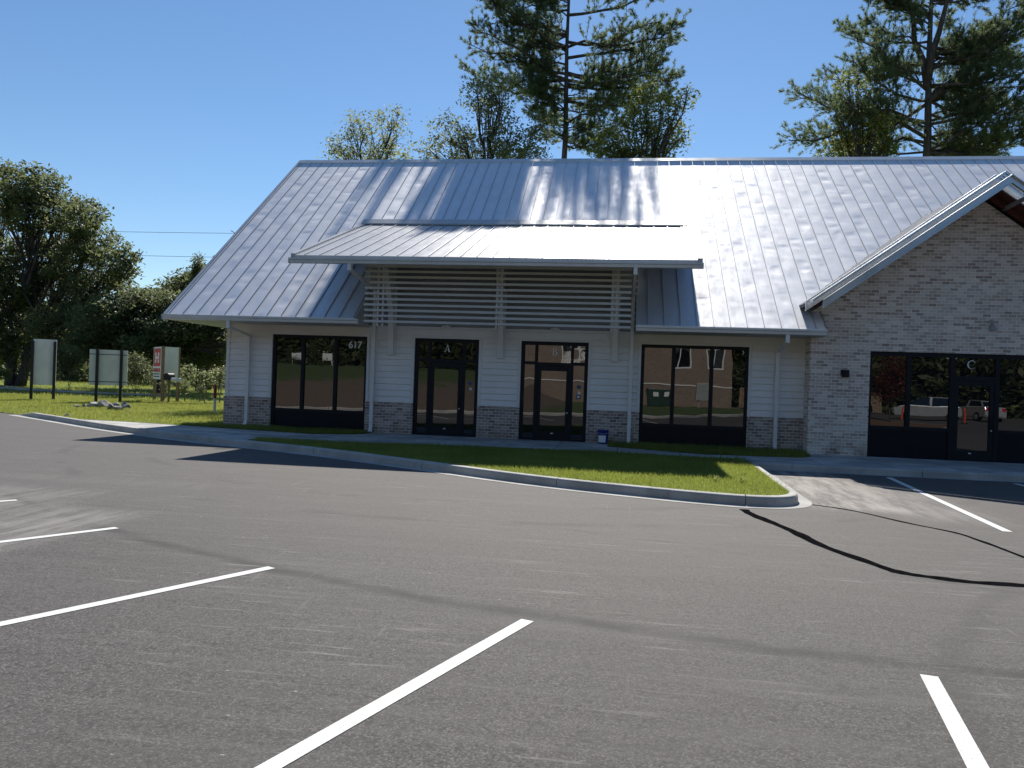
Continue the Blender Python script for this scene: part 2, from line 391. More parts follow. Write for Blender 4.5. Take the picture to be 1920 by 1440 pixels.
M = dict(
    asphalt=m_asphalt(),
    kerb=m_concrete('kerb_concrete', (.47, .455, .42)),
    gutter_pan=m_concrete('gutter_concrete', (.44, .43, .40)),
    walk=m_concrete('walk_concrete', (.54, .53, .51), .45, 1.52),
    gravel=m_concrete('road_surface', (.30, .29, .28)),
    brick=m_brick('washed_brick', [(.27, .18, .14), (.57, .46, .39), (.80, .71, .63), (.66, .55, .475), (.42, .31, .25)], (.88, .81, .735), .42),
    brick_dark=m_brick('base_brick', [(.16, .105, .085), (.32, .235, .195), (.50, .425, .37), (.36, .27, .23), (.24, .165, .13)], (.70, .645, .585), .32),
    siding=plain('painted_siding', (.82, .785, .745), .6, 0, .05, 1.4),
    upper=plain('upper_siding_shaded', (.30, .30, .305), .6, 0, .05, 1.4),  # siding behind the slats, canopy shade put into its darker colour
    trim=plain('painted_trim', (.74, .715, .685), .5, 0, .05, 2),
    white=plain('white_paint', (.74, .725, .705), .42, 0, .05, 2),
    slat=plain('slat_paint', (.56, .55, .535), .5, 0, .06, 2),
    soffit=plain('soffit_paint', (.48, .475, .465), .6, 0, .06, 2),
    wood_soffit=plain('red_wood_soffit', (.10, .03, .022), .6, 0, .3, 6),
    roof=m_roof('standing_seam_metal', .62, (.88, .88, .885), metal=.88, off=12.77 + 42),
    canopy=m_roof('canopy_metal', .34, (.46, .46, .465), .6, .12, off=8.35 + 42),
    seam=plain('seam_metal', (.50, .52, .56), .5, .7, .08, 2),
    gutter=plain('gutter_metal', (.58, .59, .60), .38, .3, .06, 2),
    galv=plain('galvanised_steel', (.62, .64, .67), .32, .75, .08, 2),
    black=plain('black_aluminium', (.008, .010, .015), .5, 0, .15, 3, .25),
    black_panel=plain('black_panel', (.006, .008, .014), .45, 0, .2, 2, .2),
    glass=m_glass(),
    letter=plain('white_vinyl', (.75, .75, .74), .5, 0, .04, 3),
    sticker=plain('blue_sticker', (.03, .09, .16), .5, 0, .1, 9),
    paint=None,
    tar=None,
    bark=m_bark('pine_bark', (.075, .06, .052)),
    bark2=m_bark('grey_bark', (.16, .135, .115)),
    needle=m_leaf('pine_needles', (.068, .098, .05), (.15, .19, .092), .52),
    leaf_oak=m_leaf('oak_leaves', (.068, .088, .036), (.155, .175, .075), .5, .5),
    leaf_mid=m_leaf('mid_leaves', (.065, .085, .038), (.155, .175, .08), .5, .7),
    leaf_pale=m_leaf('pale_leaves', (.095, .12, .055), (.21, .23, .11), .62, .8),
    leaf_yellow=m_leaf('yellow_green_leaves', (.085, .115, .03), (.20, .215, .06), .6, .9),
    leaf_red=m_leaf('red_leaves', (.10, .03, .015), (.22, .06, .03), .4, 2),
    turf=m_turf('turf_soil', (.10, .145, .022), (.19, .24, .045), (.16, .15, .06)),
    grass=m_leaf('grass_blades', (.145, .18, .030), (.25, .285, .055), .5, .8, .5, (.34, .31, .12)),
    grass_wild=m_leaf('lawn_grass', (.155, .18, .032), (.28, .295, .065), .5, .35, .5, (.36, .33, .13)),
    mulch=plain('pine_straw', (.14, .072, .04), .95, 0, .45, 16),
    rock=None,
    blackpost=plain('black_post', (.012, .012, .013), .5, 0, .2, 4),
    board=plain('grey_board', (.80, .76, .75), .5, 0, .08, 1.3),
    wood=plain('treated_wood', (.20, .14, .08), .8, 0, .3, 9),
    red=plain('dark_red', (.52, .012, .028), .5, 0, .1, 5),
    navy=plain('small_print', (.05, .06, .09), .6, 0, .1, 5),
    bucket=plain('blue_plastic', (.004, .012, .20), .35, 0, .1, 5),
    wire=plain('wire', (.04, .04, .045), .6),
    redcap=plain('red_marker', (.22, .018, .012), .5, 0, .15, 8),
    tan_brick=m_brick('tan_brick', [(.20, .14, .105), (.28, .20, .155), (.25, .175, .13), (.31, .23, .18)], (.33, .29, .25), .1, .076),
    green_box=plain('green_cabinet', (.015, .045, .03), .45),
    grey_box=plain('grey_cabinet', (.30, .31, .32), .45),
    tyre=plain('tyre_rubber', (.012, .012, .012), .8),
    silver=plain('silver_car_paint', (.55, .56, .57), .25, .5, .03),
    darkcar=plain('black_car_paint', (.01, .011, .014), .2, 0, .05),
    orange=plain('orange_plastic', (.75, .09, .02), .5),
    fence=plain('fence_boards', (.24, .17, .11), .85, 0, .3, 7),
)
def m_paint():
    k = NT('road_paint'); p = k.pos(); n = k.noise(p, 60, 4, .6); g = k.noise(p, 3, 4)
    v = k.vor(p, 42)
    c = k.mix(k.ramp(n, .3, .7), (.56, .56, .54), (.72, .72, .70))
    wear = k.math('MULTIPLY', k.ramp(v, .12, .26, 1, 0), k.ramp(g, .38, .58))
    c = k.mix(k.math('MULTIPLY', wear, .8), c, (.26, .25, .245))
    return k.set(c, .7, 0, k.bump(n, .35, .004), spec=.3)
M['paint'] = m_paint()
def m_tar():
    k = NT('tar'); p = k.pos(); n = k.noise(p, 14, 5)
    return k.set(k.mix(k.ramp(n, .3, .7), (.004, .004, .005), (.011, .011, .012)), k.ramp(n, .3, .7, .85, .95), 0, None, spec=0.)
M['tar'] = m_tar()
def m_rock():
    k = NT('rock'); p = k.pos(); n = k.noise(p, 6, 6, .65)
    return k.set(k.mix(k.ramp(n, .35, .65), (.12, .115, .11), (.46, .44, .41)), .9, 0, k.bump(n, .8, .04))
M['rock'] = m_rock()

# ------------------------------------------------------------------ camera, light, sky
cam = bpy.data.cameras.new('camera'); cam.lens = 27.0; cam.sensor_width = 36.0; cam.sensor_fit = 'HORIZONTAL'; cam.clip_start = .1; cam.clip_end = 3000
co = bpy.data.objects.new('camera', cam); COL.objects.link(co)
co.matrix_world = Matrix(((CR.x, CU.x, -CF.x, 0), (CR.y, CU.y, -CF.y, 0), (CR.z, CU.z, -CF.z, CAMZ), (0, 0, 0, 1)))
S.camera = co
SUN_EL, SUN_AZ = R(42.9), R(-1.6)        # azimuth measured from +Y towards +X
sd = Vector((math.sin(SUN_AZ) * math.cos(SUN_EL), math.cos(SUN_AZ) * math.cos(SUN_EL), math.sin(SUN_EL)))
sun = bpy.data.lights.new('sun', 'SUN'); sun.energy = 4.8; sun.angle = R(.53); sun.color = (1, .95, .87)
so = bpy.data.objects.new('sun', sun); COL.objects.link(so)
so.rotation_euler = (-sd).to_track_quat('-Z', 'Y').to_euler()
W = bpy.data.worlds.new('World'); S.world = W; W.use_nodes = True
bg = W.node_tree.nodes['Background']
sky = W.node_tree.nodes.new('ShaderNodeTexSky'); sky.sky_type = 'NISHITA'; sky.sun_disc = False
sky.sun_elevation = SUN_EL; sky.sun_rotation = SUN_AZ; sky.altitude = 50; sky.air_density = 1.0; sky.dust_density = .05; sky.ozone_density = 3.0
hs = W.node_tree.nodes.new('ShaderNodeHueSaturation'); hs.inputs['Saturation'].default_value = 1.12
W.node_tree.links.new(sky.outputs[0], hs.inputs['Color']); W.node_tree.links.new(hs.outputs[0], bg.inputs[0]); bg.inputs[1].default_value = .082
S.view_settings.view_transform = 'Standard'; S.view_settings.look = 'None'; S.view_settings.gamma = 1; S.view_settings.exposure = 0.5
S.cycles.max_bounces = 8; S.cycles.transparent_max_bounces = 8; S.cycles.caustics_reflective = False; S.cycles.caustics_refractive = False
S.cycles.sample_clamp_indirect = 6
# ------------------------------------------------------------------ ground, paving, kerbs
def sheet(name, poly, z, mat, zf=None):
    bm = bmesh.new()
    vs = [bm.verts.new((x, y, zf(x, y) if zf else z)) for x, y in poly]
    f = bm.faces.new(vs); bm.normal_update()
    if f.normal.z < 0: f.normal_flip()
    bmesh.ops.triangulate(bm, faces=bm.faces[:])
    me = bpy.data.meshes.new(name); bm.to_mesh(me); bm.free(); me.materials.append(mat)
    o = bpy.data.objects.new(name, me); link(o)
    return tag(o, kind='structure')

sheet('ground', [(-900, -900), (900, -900), (900, 900), (-900, 900)], -.12, M['turf'])
sheet('asphalt_lot', [(-46, -45), (70, -45), (70, 20.5), (-8, 20.5), (-13, 23), (-20, 25.5), (-46, 36)], 0, M['asphalt'])

KERB = [(-20.7, 24.05), (-19.2, 23.1), (-17.5, 22.0), (-14.85, 20.25), (-12.7, 19.0), (-10.5, 17.86), (-8.65, 17.0), (-7.1, 16.35), (-5.65, 15.62), (-3.75, 14.5),
        (-2.4, 13.68), (-1.49, 13.17), (-.5, 12.72), (.59, 12.33), (1.35, 12.1), (1.95, 12.0), (2.4, 12.06), (2.72, 12.3), (2.87, 12.7), (2.9, 13.3), (2.98, 15.5), (3.05, 17.62)]
def smooth_path(P, n=6):
    P = [Vector((*p, 0)) for p in P]; out = []
    for i in range(len(P) - 1):
        p0, p1, p2, p3 = P[max(i - 1, 0)], P[i], P[i + 1], P[min(i + 2, len(P) - 1)]
        for j in range(n):
            t = j / n
            out.append(.5 * ((2 * p1) + (p2 - p0) * t + (2 * p0 - 5 * p1 + 4 * p2 - p3) * t * t + (3 * p1 - p0 - 3 * p2 + p3) * t ** 3))
    out.append(P[-1]); return out
def offset_path(P, d):
    o = []
    for i, p in enumerate(P):
        t = (P[min(i + 1, len(P) - 1)] - P[max(i - 1, 0)]).normalized()
        o.append(p + Vector((-t.y, t.x, 0)) * d)
    return o
KP = smooth_path(KERB)
def kerb_run(name, P, joint=3.05, taper=True, wd=.16):
    mb = MB(); prof = [(0, -.05), (0.012, .115), (.03, .142), (.055, .15), (wd, .15), (wd, -.05)]
    L = 0; start = 0; segs = []
    for i in range(1, len(P)):
        L += (P[i] - P[i - 1]).length
        if L > joint or i == len(P) - 1: segs.append((start, i)); start = i; L = 0
    dist = 0
    for a, b in segs:
        base = len(mb.v)
        for i in range(a, b + 1):
            t = (P[min(i + 1, len(P) - 1)] - P[max(i - 1, 0)]).normalized(); nrm = Vector((-t.y, t.x, 0))
            q = P[i] + t * (.008 if i == a else (-.008 if i == b else 0))
            k = 1.
            if taper:
                dd = (P[i] - P[0]).length; k = min(1., .12 + dd / 1.6)
            for u, z in prof:
                w = q + nrm * u; mb.v.append((w.x, w.y, z * k if z > 0 else z))
        m = len(prof)
        for i in range(b - a):
            for j in range(m - 1):
                mb.f.append([base + i * m + j, base + (i + 1) * m + j, base + (i + 1) * m + j + 1, base + i * m + j + 1]); mb.m.append(0)
        mb.f.append([base + j for j in range(m)]); mb.f.append([base + (b - a) * m + j for j in reversed(range(m))]); mb.m += [0, 0]
    o = mb.build(name, M['kerb']); o.data.update()
    bm = bmesh.new(); bm.from_mesh(o.data); bmesh.ops.recalc_face_normals(bm, faces=bm.faces[:]); bm.to_mesh(o.data); bm.free()
    return tag(o, kind='structure')
kerb_run('kerb', KP)
WALK_K = [Vector((x, 17.66 + (0.04 if x > 8 else 0), 0)) for x in np.arange(3.04, 40, .5)]
kerb_run('kerb', WALK_K, taper=False)
def strip(name, A, B, z, mat):
    mb = MB()
    for i in range(len(A) - 1):
        mb.face([(A[i].x, A[i].y, z), (A[i + 1].x, A[i + 1].y, z), (B[i + 1].x, B[i + 1].y, z), (B[i].x, B[i].y, z)])
    return tag(mb.build(name, mat), kind='structure')
pan_w = lambda p: .30 if p.x < -9 else (.24 if p.x < 2 else .2)
inner = offset_path(KP, .02)
outer = []
for i, p in enumerate(KP):
    t = (KP[min(i + 1, len(KP) - 1)] - KP[max(i - 1, 0)]).normalized()
    outer.append(p - Vector((-t.y, t.x, 0)) * pan_w(p))
strip('gutter_pan', outer, inner, .005, M['gutter_pan'])
strip('gutter_pan', [Vector((x.x, x.y - .2, 0)) for x in WALK_K], [Vector((x.x, x.y + .02, 0)) for x in WALK_K], .006, M['gutter_pan'])

kb = [(p.x, p.y) for p in offset_path(KP, .15)]
kleft = [q for q in kb if q[0] < -8.8]
kisl = [q for q in kb if q[0] >= -8.8 and q[1] < 17.5]
sheet('sidewalk', [(-20.2, 23.95), *[q for q in kleft if q[0] > -19.9], (-8.75, 17.9), (-5.9, 18.02), (-3.6, 18.35), (-.5, 18.6), (1.96, 18.36), (2.95, 18.34), (3.0, 17.76), (40, 17.8), (40, 21.2), (4.83, 21.2), (4.8, 20.05), (4.45, 19.62),
      (2.15, 19.3), (-.25, 20.32), (-.3, 21.55), (-7.0, 21.55), (-7.2, 20.6), (-8.3, 20.03), (-11.25, 20.68), (-14.1, 21.32), (-16.65, 21.6), (-18.6, 22.95)], .135, M['walk'])
ISLAND = [*kisl, (2.83, 17.7), (2.9, 18.3), (1.96, 18.36), (-.5, 18.6), (-3.6, 18.35), (-5.9, 18.02), (-8.75, 17.86)]
sheet('island_soil', ISLAND, .142, M['turf'])
RBED = [(-.25, 20.32), (2.15, 19.3), (4.45, 19.62), (4.8, 20.05), (4.83, 21.55), (-.27, 21.55)]
sheet('bed_soil', RBED, .142, M['turf'])
LAWN = [(-120, 64), (-60, 40.5), (-30, 28.2), (-22.6, 25.1), (-20.7, 24.2), (-19.7, 23.75), (-18.6, 22.95), (-16.65, 21.6), (-14.1, 21.32), (-11.25, 20.68), (-8.3, 20.03), (-7.2, 20.6), (-7.1, 21.6), (-12, 21.6), (-12, 60), (-12, 140), (-120, 140)]
def lawn_z(x, y):
    e = (y - 25.1) + (x + 22.6) * .41
    return .142 if x > -19 else max(.012, min(.12, .02 + .06 * e))
sheet('lawn', LAWN, 0, M['turf'], lawn_z)
# access drive beyond the signs
dr = smooth_path([(-95, 92), (-60, 62), (-43.5, 48.6), (-38, 46), (-33, 44.8), (-28, 45.4)], 5)
strip('drive', offset_path(dr, -1.2), offset_path(dr, 1.2), .155, M['gravel'])
dk = offset_path(dr, -1.35)
mbk = MB(); mbk.tube([(p.x, p.y, .15) for p in dk], .09, 6); tag(mbk.build('kerb', M['kerb']), kind='structure')

def in_poly(P, X, Y):
    P = np.array(P); n = len(P); r = np.zeros(len(X), bool); j = n - 1
    for i in range(n):
        c = ((P[i, 1] > Y) != (P[j, 1] > Y)) & (X < (P[j, 0] - P[i, 0]) * (Y - P[i, 1]) / (P[j, 1] - P[i, 1] + 1e-12) + P[i, 0])
        r ^= c; j = i
    return r
def blades(name, poly, count, h0, h1, w, mat, z0=.14, box=None, zf=None, clump=0.):
    P = np.array(poly); x0, y0 = P.min(0); x1, y1 = P.max(0)
    if box: x0, x1, y0, y1 = box
    X = rng.uniform(x0, x1, count * 2); Y = rng.uniform(y0, y1, count * 2)
    k = in_poly(poly, X, Y); X, Y = X[k][:count], Y[k][:count]; n = len(X)
    hs = h0 + (h1 - h0) * rng.random(n) ** 1.6
    if clump:
        ph = np.sin(X * 1.7 + 1.3 * np.sin(Y * .9)) * np.sin(Y * 1.3 + np.sin(X * .7)); hs *= 1 + clump * ph
    a = rng.uniform(0, 2 * np.pi, n); lean = rng.uniform(.1, .9, n) * hs; la = rng.uniform(0, 2 * np.pi, n)
    Z = np.full(n, z0) if zf is None else np.array([zf(x, y) for x, y in zip(X, Y)])
    c, s_ = np.cos(a) * w / 2, np.sin(a) * w / 2
    base0 = np.stack([X - c, Y - s_, Z - .005], 1); base1 = np.stack([X + c, Y + s_, Z - .005], 1)
    tip = np.stack([X + np.cos(la) * lean, Y + np.sin(la) * lean, Z + hs], 1)
    V = np.stack([base0, base1, tip], 1).reshape(-1, 3)
    o = array_mesh(name, V, np.arange(3 * n).reshape(-1, 3), mat)
    return tag(o, kind='stuff')
blades('island_grass', ISLAND, 105000, .03, .085, .009, M['grass'], .14, clump=.2)
blades('bed_grass', RBED, 16000, .05, .14, .011, M['grass'], .14, clump=.25)
blades('foundation_grass', [(-13, 21.55), (-7.05, 21.55), (-7.2, 20.55), (-8.3, 20.05), (-11.25, 20.7), (-13, 21.1)], 16000, .05, .12, .011, M['grass'], .14, clump=.2)
blades('lawn_grass', LAWN, 120000, .03, .10, .016, M['grass_wild'], .12, (-34, -11.5, 20.6, 38), lawn_z, .3)
blades('lawn_grass', LAWN, 60000, .05, .14, .03, M['grass_wild'], .12, (-62, -12, 36, 75), lawn_z, .3)

# painted stall lines and tar
def line(pts, zz=.004):
    mb = MB(); mb.face([(x, y, zz) for x, y in pts]); return tag(mb.build('stall_line', M['paint']), kind='structure')
def stall(ex, ey, dx, dy, L, w=.102):
    d = Vector((dx, dy)).normalized(); n = Vector((-d.y, d.x)); e = Vector((ex, ey)); b = e + d * L
    q = [e + n * w / 2, b + n * w / 2, b - n * w / 2, e - n * w / 2]
    o = line([(p.x, p.y) for p in q][::1])
    bm = bmesh.new(); bm.from_mesh(o.data)
    for f in bm.faces:
        if f.normal.z < 0: f.normal_flip()
    bmesh.ops.recalc_face_normals(bm, faces=bm.faces[:]); bm.to_mesh(o.data); bm.free()
    return o
stall(-.61, 5.61, -.87, -2.38, 5.4)
stall(-3.05, 6.56, -1.03, -1.95, 5.4)
stall(-5.395, 7.73, -.58, -.96, 5.4)
stall(-7.65, 8.93, -.62, -.85, 5.4)
stall(1.98, 5.13, -.24, -1.23, 5.0)
stall(5.135, 10.95, .58, 6.3, 6.32, .12)
stall(8.2, 10.9, .0, 6.3, 6.35, .12)
stall(11.2, 10.9, .0, 6.3, 6.35, .12)
stall(14.2, 10.9, .0, 6.3, 6.35, .12)
def tar(pts, w0, seed, z=.0035):
    P = smooth_path(pts, 8); r = random.Random(seed); A = []; B = []
    for i, p in enumerate(P):
        t = (P[min(i + 1, len(P) - 1)] - P[max(i - 1, 0)]).normalized(); n = Vector((-t.y, t.x, 0))
        w = w0 * (1 + .15 * math.sin(i * .7 + seed)) * r.uniform(.88, 1.12)
        if i < 3: w *= .6 + .2 * i
        o = n * w0 * .12 * math.sin(i * .45 + seed)
        A.append(p + n * w / 2 + o); B.append(p - n * w / 2 + o)
    return strip('tar_seam', A, B, z, M['tar'])
tar([(1.84, 11.62), (1.92, 11.2), (2.2, 10.0), (2.41, 9.05), (2.68, 8.3), (2.92, 7.98), (3.3, 7.86), (3.85, 7.82), (5.2, 7.7), (8, 7.5)], .135, 1)
tar([(2.97, 12.55), (3.5, 12.1), (3.98, 11.22), (4.36, 10.6), (4.45, 10.1), (4.52, 9.15), (4.7, 8.3)], .06, 4)
# ------------------------------------------------------------------ the shop building
FL = .12                                    # floor level
WY = 21.5                                   # front wall plane
def rz(z): return z + CAMZ                  # measured heights are relative to the eye
EAVE_Y, EAVE_Z, SL = 20.3, rz(1.60), .782
RIDGE_Y = 29.1; RIDGE_Z = EAVE_Z + SL * (RIDGE_Y - EAVE_Y)
XL, XR = -12.9, 24.0                        # roof ends
WL, WR = -11.62, 22.8                       # wall ends
DX0, DX1 = -7.28, .40                       # raised entrance bay under the canopy
CX0, CX1, CY = 4.9, 13.0, 20.95             # brick gable wing
GX = 8.95
shop = empty('shop_building', (0, WY, 0), 'long grey shop building with a metal roof, slatted entrance canopy and brick gable', 'building')
def roofz(y): return EAVE_Z + SL * (y - EAVE_Y)

HEAD = rz(1.165); SILL = rz(-1.01); BT = rz(-.72)
W1 = (-10.19, -7.29); WA = (-5.87, -3.99); WB = (-2.78, -.89); W2 = (.56, 3.44)
OPEN = [W1, WA, WB, W2]

# brick base of the front and left side
xs = [WL - .03] + [v for w in OPEN for v in w] + [CX0 + .02]
for i in range(0, len(xs), 2):
    a, b = xs[i], xs[i + 1]
    mb = MB().box(a, b, WY - .05, WY + .1, -.1, BT - .075)
    mb.box(a, b, WY - .075, WY + .1, BT - .075, BT)       # sloping rowlock course
    mb.build('brick_base', M['brick_dark'], shop)
MB().box(WL - .05, WL + .1, WY + .1, 36.7, -.1, BT).build('brick_base', M['brick_dark'], shop)

# lap siding: every board is a slanted strip, cut around the openings
def siding(mb, x0, x1, z0, z1, ycut, exp=.178):
    z = z0
    while z < z1 - 1e-4:
        zt = min(z + exp, z1)
        cuts = sorted({z, zt, *[c for o in ycut for c in (o[2], o[3]) if z < c < zt]})
        for a, b in zip(cuts[:-1], cuts[1:]):
            iv = [(x0, x1)]
            for o in ycut:
                if o[2] < b - 1e-5 and o[3] > a + 1e-5:
                    nv = []
                    for p, q in iv:
                        if o[0] > p: nv.append((p, min(q, o[0])))
                        if o[1] < q: nv.append((max(p, o[1]), q))
                    iv = [t for t in nv if t[1] - t[0] > 1e-4]
            ya = WY - .024 * (1 - (a - z) / exp); yb = WY - .024 * (1 - (b - z) / exp) + .006
            for p, q in iv:
                lo = a
                if abs(a - z) < 1e-6:          # open lap joint under every board
                    lo = a + .012
                    mb.face([(p, WY + .014, a - .002), (q, WY + .014, a - .002), (q, WY + .014, lo), (p, WY + .014, lo)])
                    mb.face([(p, WY + .014, lo), (q, WY + .014, lo), (q, ya, lo), (p, ya, lo)])
                mb.face([(p, ya, lo), (q, ya, lo), (q, yb, b), (p, yb, b)])
        z = zt
TR = .075
cut = [(a - TR, b + TR, 0, HEAD + TR) for a, b in OPEN]
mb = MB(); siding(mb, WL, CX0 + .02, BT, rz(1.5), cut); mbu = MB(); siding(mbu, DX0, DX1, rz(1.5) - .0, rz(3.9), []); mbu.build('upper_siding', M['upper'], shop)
mb.box(WL + .01, CX0, WY + .05, WY + .15, HEAD + .02, rz(1.5))
mb.build('siding_wall', M['siding'], shop)
for a, b in OPEN:      # flat trim round the openings and at the corner
    mb = MB(); mb.box(a - TR, a, WY - .03, WY + .08, BT, HEAD); mb.box(b, b + TR, WY - .03, WY + .08, BT, HEAD)
    mb.box(a - TR, b + TR, WY - .03, WY + .08, HEAD, HEAD + TR)
    mb.build('wall_trim', M['trim'], shop)
MB().box(WL - .012, WL + .09, WY - .032, WY + .1, BT, rz(1.45)).build('corner_trim', M['trim'], shop)
mb = MB()      # side and rear walls
mb.prism_yz([(WY + .1, BT), (36.7, BT), (36.7, rz(1.9)), (RIDGE_Y, RIDGE_Z - .35), (WY + .1, rz(1.9))], WL, WL + .12)
mb.box(WL, WR, 36.7, 36.85, -.1, rz(1.9))
mb.prism_yz([(WY + .1, -.1), (36.7, -.1), (36.7, rz(1.9)), (RIDGE_Y, RIDGE_Z - .35), (WY + .1, rz(1.9))], WR - .12, WR)
mb.box(CX1, WR, WY, WY + .15, -.1, rz(2.2))
mb.box(DX0 - .02, DX0 + .08, WY, 24.6, rz(1.6), rz(3.88)); mb.box(DX1 - .08, DX1 + .02, WY, 24.6, rz(1.6), rz(3.88))
mb.build('side_wall', M['siding'], shop)

# main roof: front slope in pieces round the entrance bay and the gable wing, back slope, seams
TH = .09
def slope_slab(mb, x0, x1, y0, y1, zf, th=TH):
    mb.hexa([(x0, y0, zf(y0) - th), (x1, y0, zf(y0) - th), (x1, y1, zf(y1) - th), (x0, y1, zf(y1) - th),
             (x0, y0, zf(y0)), (x1, y0, zf(y0)), (x1, y1, zf(y1)), (x0, y1, zf(y1))])
mb = MB()
for a, b, y in ((XL, DX0, EAVE_Y), (DX0, DX1, WY + .02), (DX1, 5.1, EAVE_Y), (5.1, 12.8, 21.05), (12.8, XR, EAVE_Y)):
    slope_slab(mb, a, b, y, RIDGE_Y, roofz)
backz = lambda y: RIDGE_Z - SL * (y - RIDGE_Y)
slope_slab(mb, XL, XR, RIDGE_Y, 37.9, backz)
mb.build('roof', M['roof'], shop)
mb = MB()
sx = XL + .13
i = 0
while sx < XR:
    y0 = EAVE_Y - .005
    if DX0 < sx < DX1: y0 = WY + .05
    if 5.1 < sx < 12.8: y0 = 21.06
    for (ya, yb, zf) in ((y0, RIDGE_Y, roofz), (RIDGE_Y, 37.9, backz)):
        h = .036
        mb.hexa([(sx - .006, ya, zf(ya) - .01), (sx + .006, ya, zf(ya) - .01), (sx + .006, yb, zf(yb) - .01), (sx - .006, yb, zf(yb) - .01),
                 (sx - .006, ya, zf(ya) + h), (sx + .006, ya, zf(ya) + h), (sx + .006, yb, zf(yb) + h), (sx - .006, yb, zf(yb) + h)])
    sx += .42; i += 1
mb.build('roof_seams', M['seam'], shop)
mb = MB()      # ridge cap
for sg in (-1, 1):
    ya, yb = RIDGE_Y + sg * .19, RIDGE_Y
    q = [(XL - .02, ya), (XR + .02, ya), (XR + .02, yb), (XL - .02, yb)]
    za = RIDGE_Z - SL * .19
    lo = [za + .002, za + .002, RIDGE_Z + .002, RIDGE_Z + .002]; hi = [za + .042, za + .042, RIDGE_Z + .05, RIDGE_Z + .05]
    p8 = [(x, y, z) for (x, y), z in zip(q, lo)] + [(x, y, z) for (x, y), z in zip(q, hi)]
    if sg > 0: p8 = [p8[i] for i in (3, 2, 1, 0, 7, 6, 5, 4)]
    mb.hexa(p8)
mb.build('ridge_cap', M['gutter'], shop)
for x0, x1 in ((XL - .035, XL + .05), (XR - .05, XR + .035)):      # rake trims at the two ends
    for (ya, yb, zf) in ((EAVE_Y - .02, RIDGE_Y - .18, roofz), (RIDGE_Y + .21, 37.9, backz)):
        mb = MB()
        mb.hexa([(x0, ya, zf(ya) - .2), (x1, ya, zf(ya) - .2), (x1, yb, zf(yb) - .2), (x0, yb, zf(yb) - .2),
                 (x0, ya, zf(ya) + .035), (x1, ya, zf(ya) + .035), (x1, yb, zf(yb) + .035), (x0, yb, zf(yb) + .035)])
        mb.build('rake_trim', M['gutter'], shop)
# eave gutters: a formed trough with a rolled lip and end caps
def gutter(x0, x1, yf, yb, zt, zb, name, parent):
    mb = MB()
    prof = [(yb, zt - .004), (yf + .012, zt - .012), (yf + .012, zt), (yf, zt), (yf, zt - .045), (yf + .018, zt - .062), (yf + .022, zb + .01), (yf + .032, zb), (yb, zb)]
    mb.prism_yz(prof[::-1], x0, x1)
    mb.box(x0 - .004, x0 - .001, yf - .002, yb, zb - .002, zt + .002); mb.box(x1 + .001, x1 + .004, yf - .002, yb, zb - .002, zt + .002)
    return mb.build(name, M['gutter'], parent)
gutter(XL - .02, DX0 + .14, EAVE_Y - .14, EAVE_Y - .003, EAVE_Z - .028, EAVE_Z - .165, 'gutter', shop)
gutter(DX1 - .03, 5.12, EAVE_Y - .14, EAVE_Y - .003, EAVE_Z - .028, EAVE_Z - .165, 'gutter', shop)
gutter(12.8, XR + .02, EAVE_Y - .14, EAVE_Y - .003, EAVE_Z - .028, EAVE_Z - .165, 'gutter', shop)
for a, b in ((XL, DX0), (DX1, 5.1), (12.8, XR)):      # fascia behind the gutters, soffit below
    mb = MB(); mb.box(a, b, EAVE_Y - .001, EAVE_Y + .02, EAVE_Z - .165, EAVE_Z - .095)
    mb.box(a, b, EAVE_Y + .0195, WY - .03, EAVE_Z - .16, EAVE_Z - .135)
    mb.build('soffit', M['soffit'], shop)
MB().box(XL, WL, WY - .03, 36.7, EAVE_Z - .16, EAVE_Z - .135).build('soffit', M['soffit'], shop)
for x in (DX0, DX1):          # boards closing the cut roof ends beside the bay
    sg = 1 if x == DX0 else -1
    mb = MB()
    mb.prism_yz([(EAVE_Y - .02, EAVE_Z - .17), (WY - .02, EAVE_Z - .17), (WY - .02, roofz(WY) - .0), (EAVE_Y - .02, roofz(EAVE_Y) - .0)], min(x, x + sg * .03), max(x, x + sg * .03))
    mb.build('end_board', M['soffit'], shop)
mb = MB()
mb.prism_yz([(EAVE_Y - .01, EAVE_Z - .17), (CY - .002, EAVE_Z - .17), (CY - .002, roofz(CY) + .03), (EAVE_Y - .01, roofz(EAVE_Y) + .03)], 5.1, 5.125)
mb.build('end_flashing', M['galv'], shop)

# downspouts: outlet, slanted offset, vertical leader, straps
def downspout(gx, gy, gz, wx, z1, z0, w=.095, strap=None):
    t = MB(); wy = WY - .10
    t.box(gx - w / 2, gx + w / 2, gy - .04, gy + .05, gz - .2, gz)
    d = MB(); d.bar((gx, gy, gz - .17), (wx, wy, z1), .075, .075, (1, 0, 0))
    t.v, t.f, t.m = t.v, t.f, t.m
    n = len(t.v); t.v += d.v; t.f += [[n + i for i in f] for f in d.f]; t.m += d.m
    t.box(wx - w / 2, wx + w / 2, wy - .04, wy + .045, z0 + .08, z1 + .03)
    t.hexa([(wx - w / 2, wy - .12, z0), (wx + w / 2, wy - .12, z0), (wx + w / 2, wy - .02, z0), (wx - w / 2, wy - .02, z0),
            (wx - w / 2, wy - .039, z0 + .10), (wx + w / 2, wy - .039, z0 + .10), (wx + w / 2, wy + .044, z0 + .10), (wx - w / 2, wy + .044, z0 + .10)])
    o = t.build('downspout', M['white'], shop)
    for zz in strap or []:
        k = MB(); k.box(wx - w / 2 - .035, wx + w / 2 + .035, wy - .046, wy + .09, zz, zz + .025); k.build('strap', M['white'], o)
    return o
downspout(-10.93, EAVE_Y - .06, EAVE_Z - .165, -10.9, rz(1.10), FL + .1)
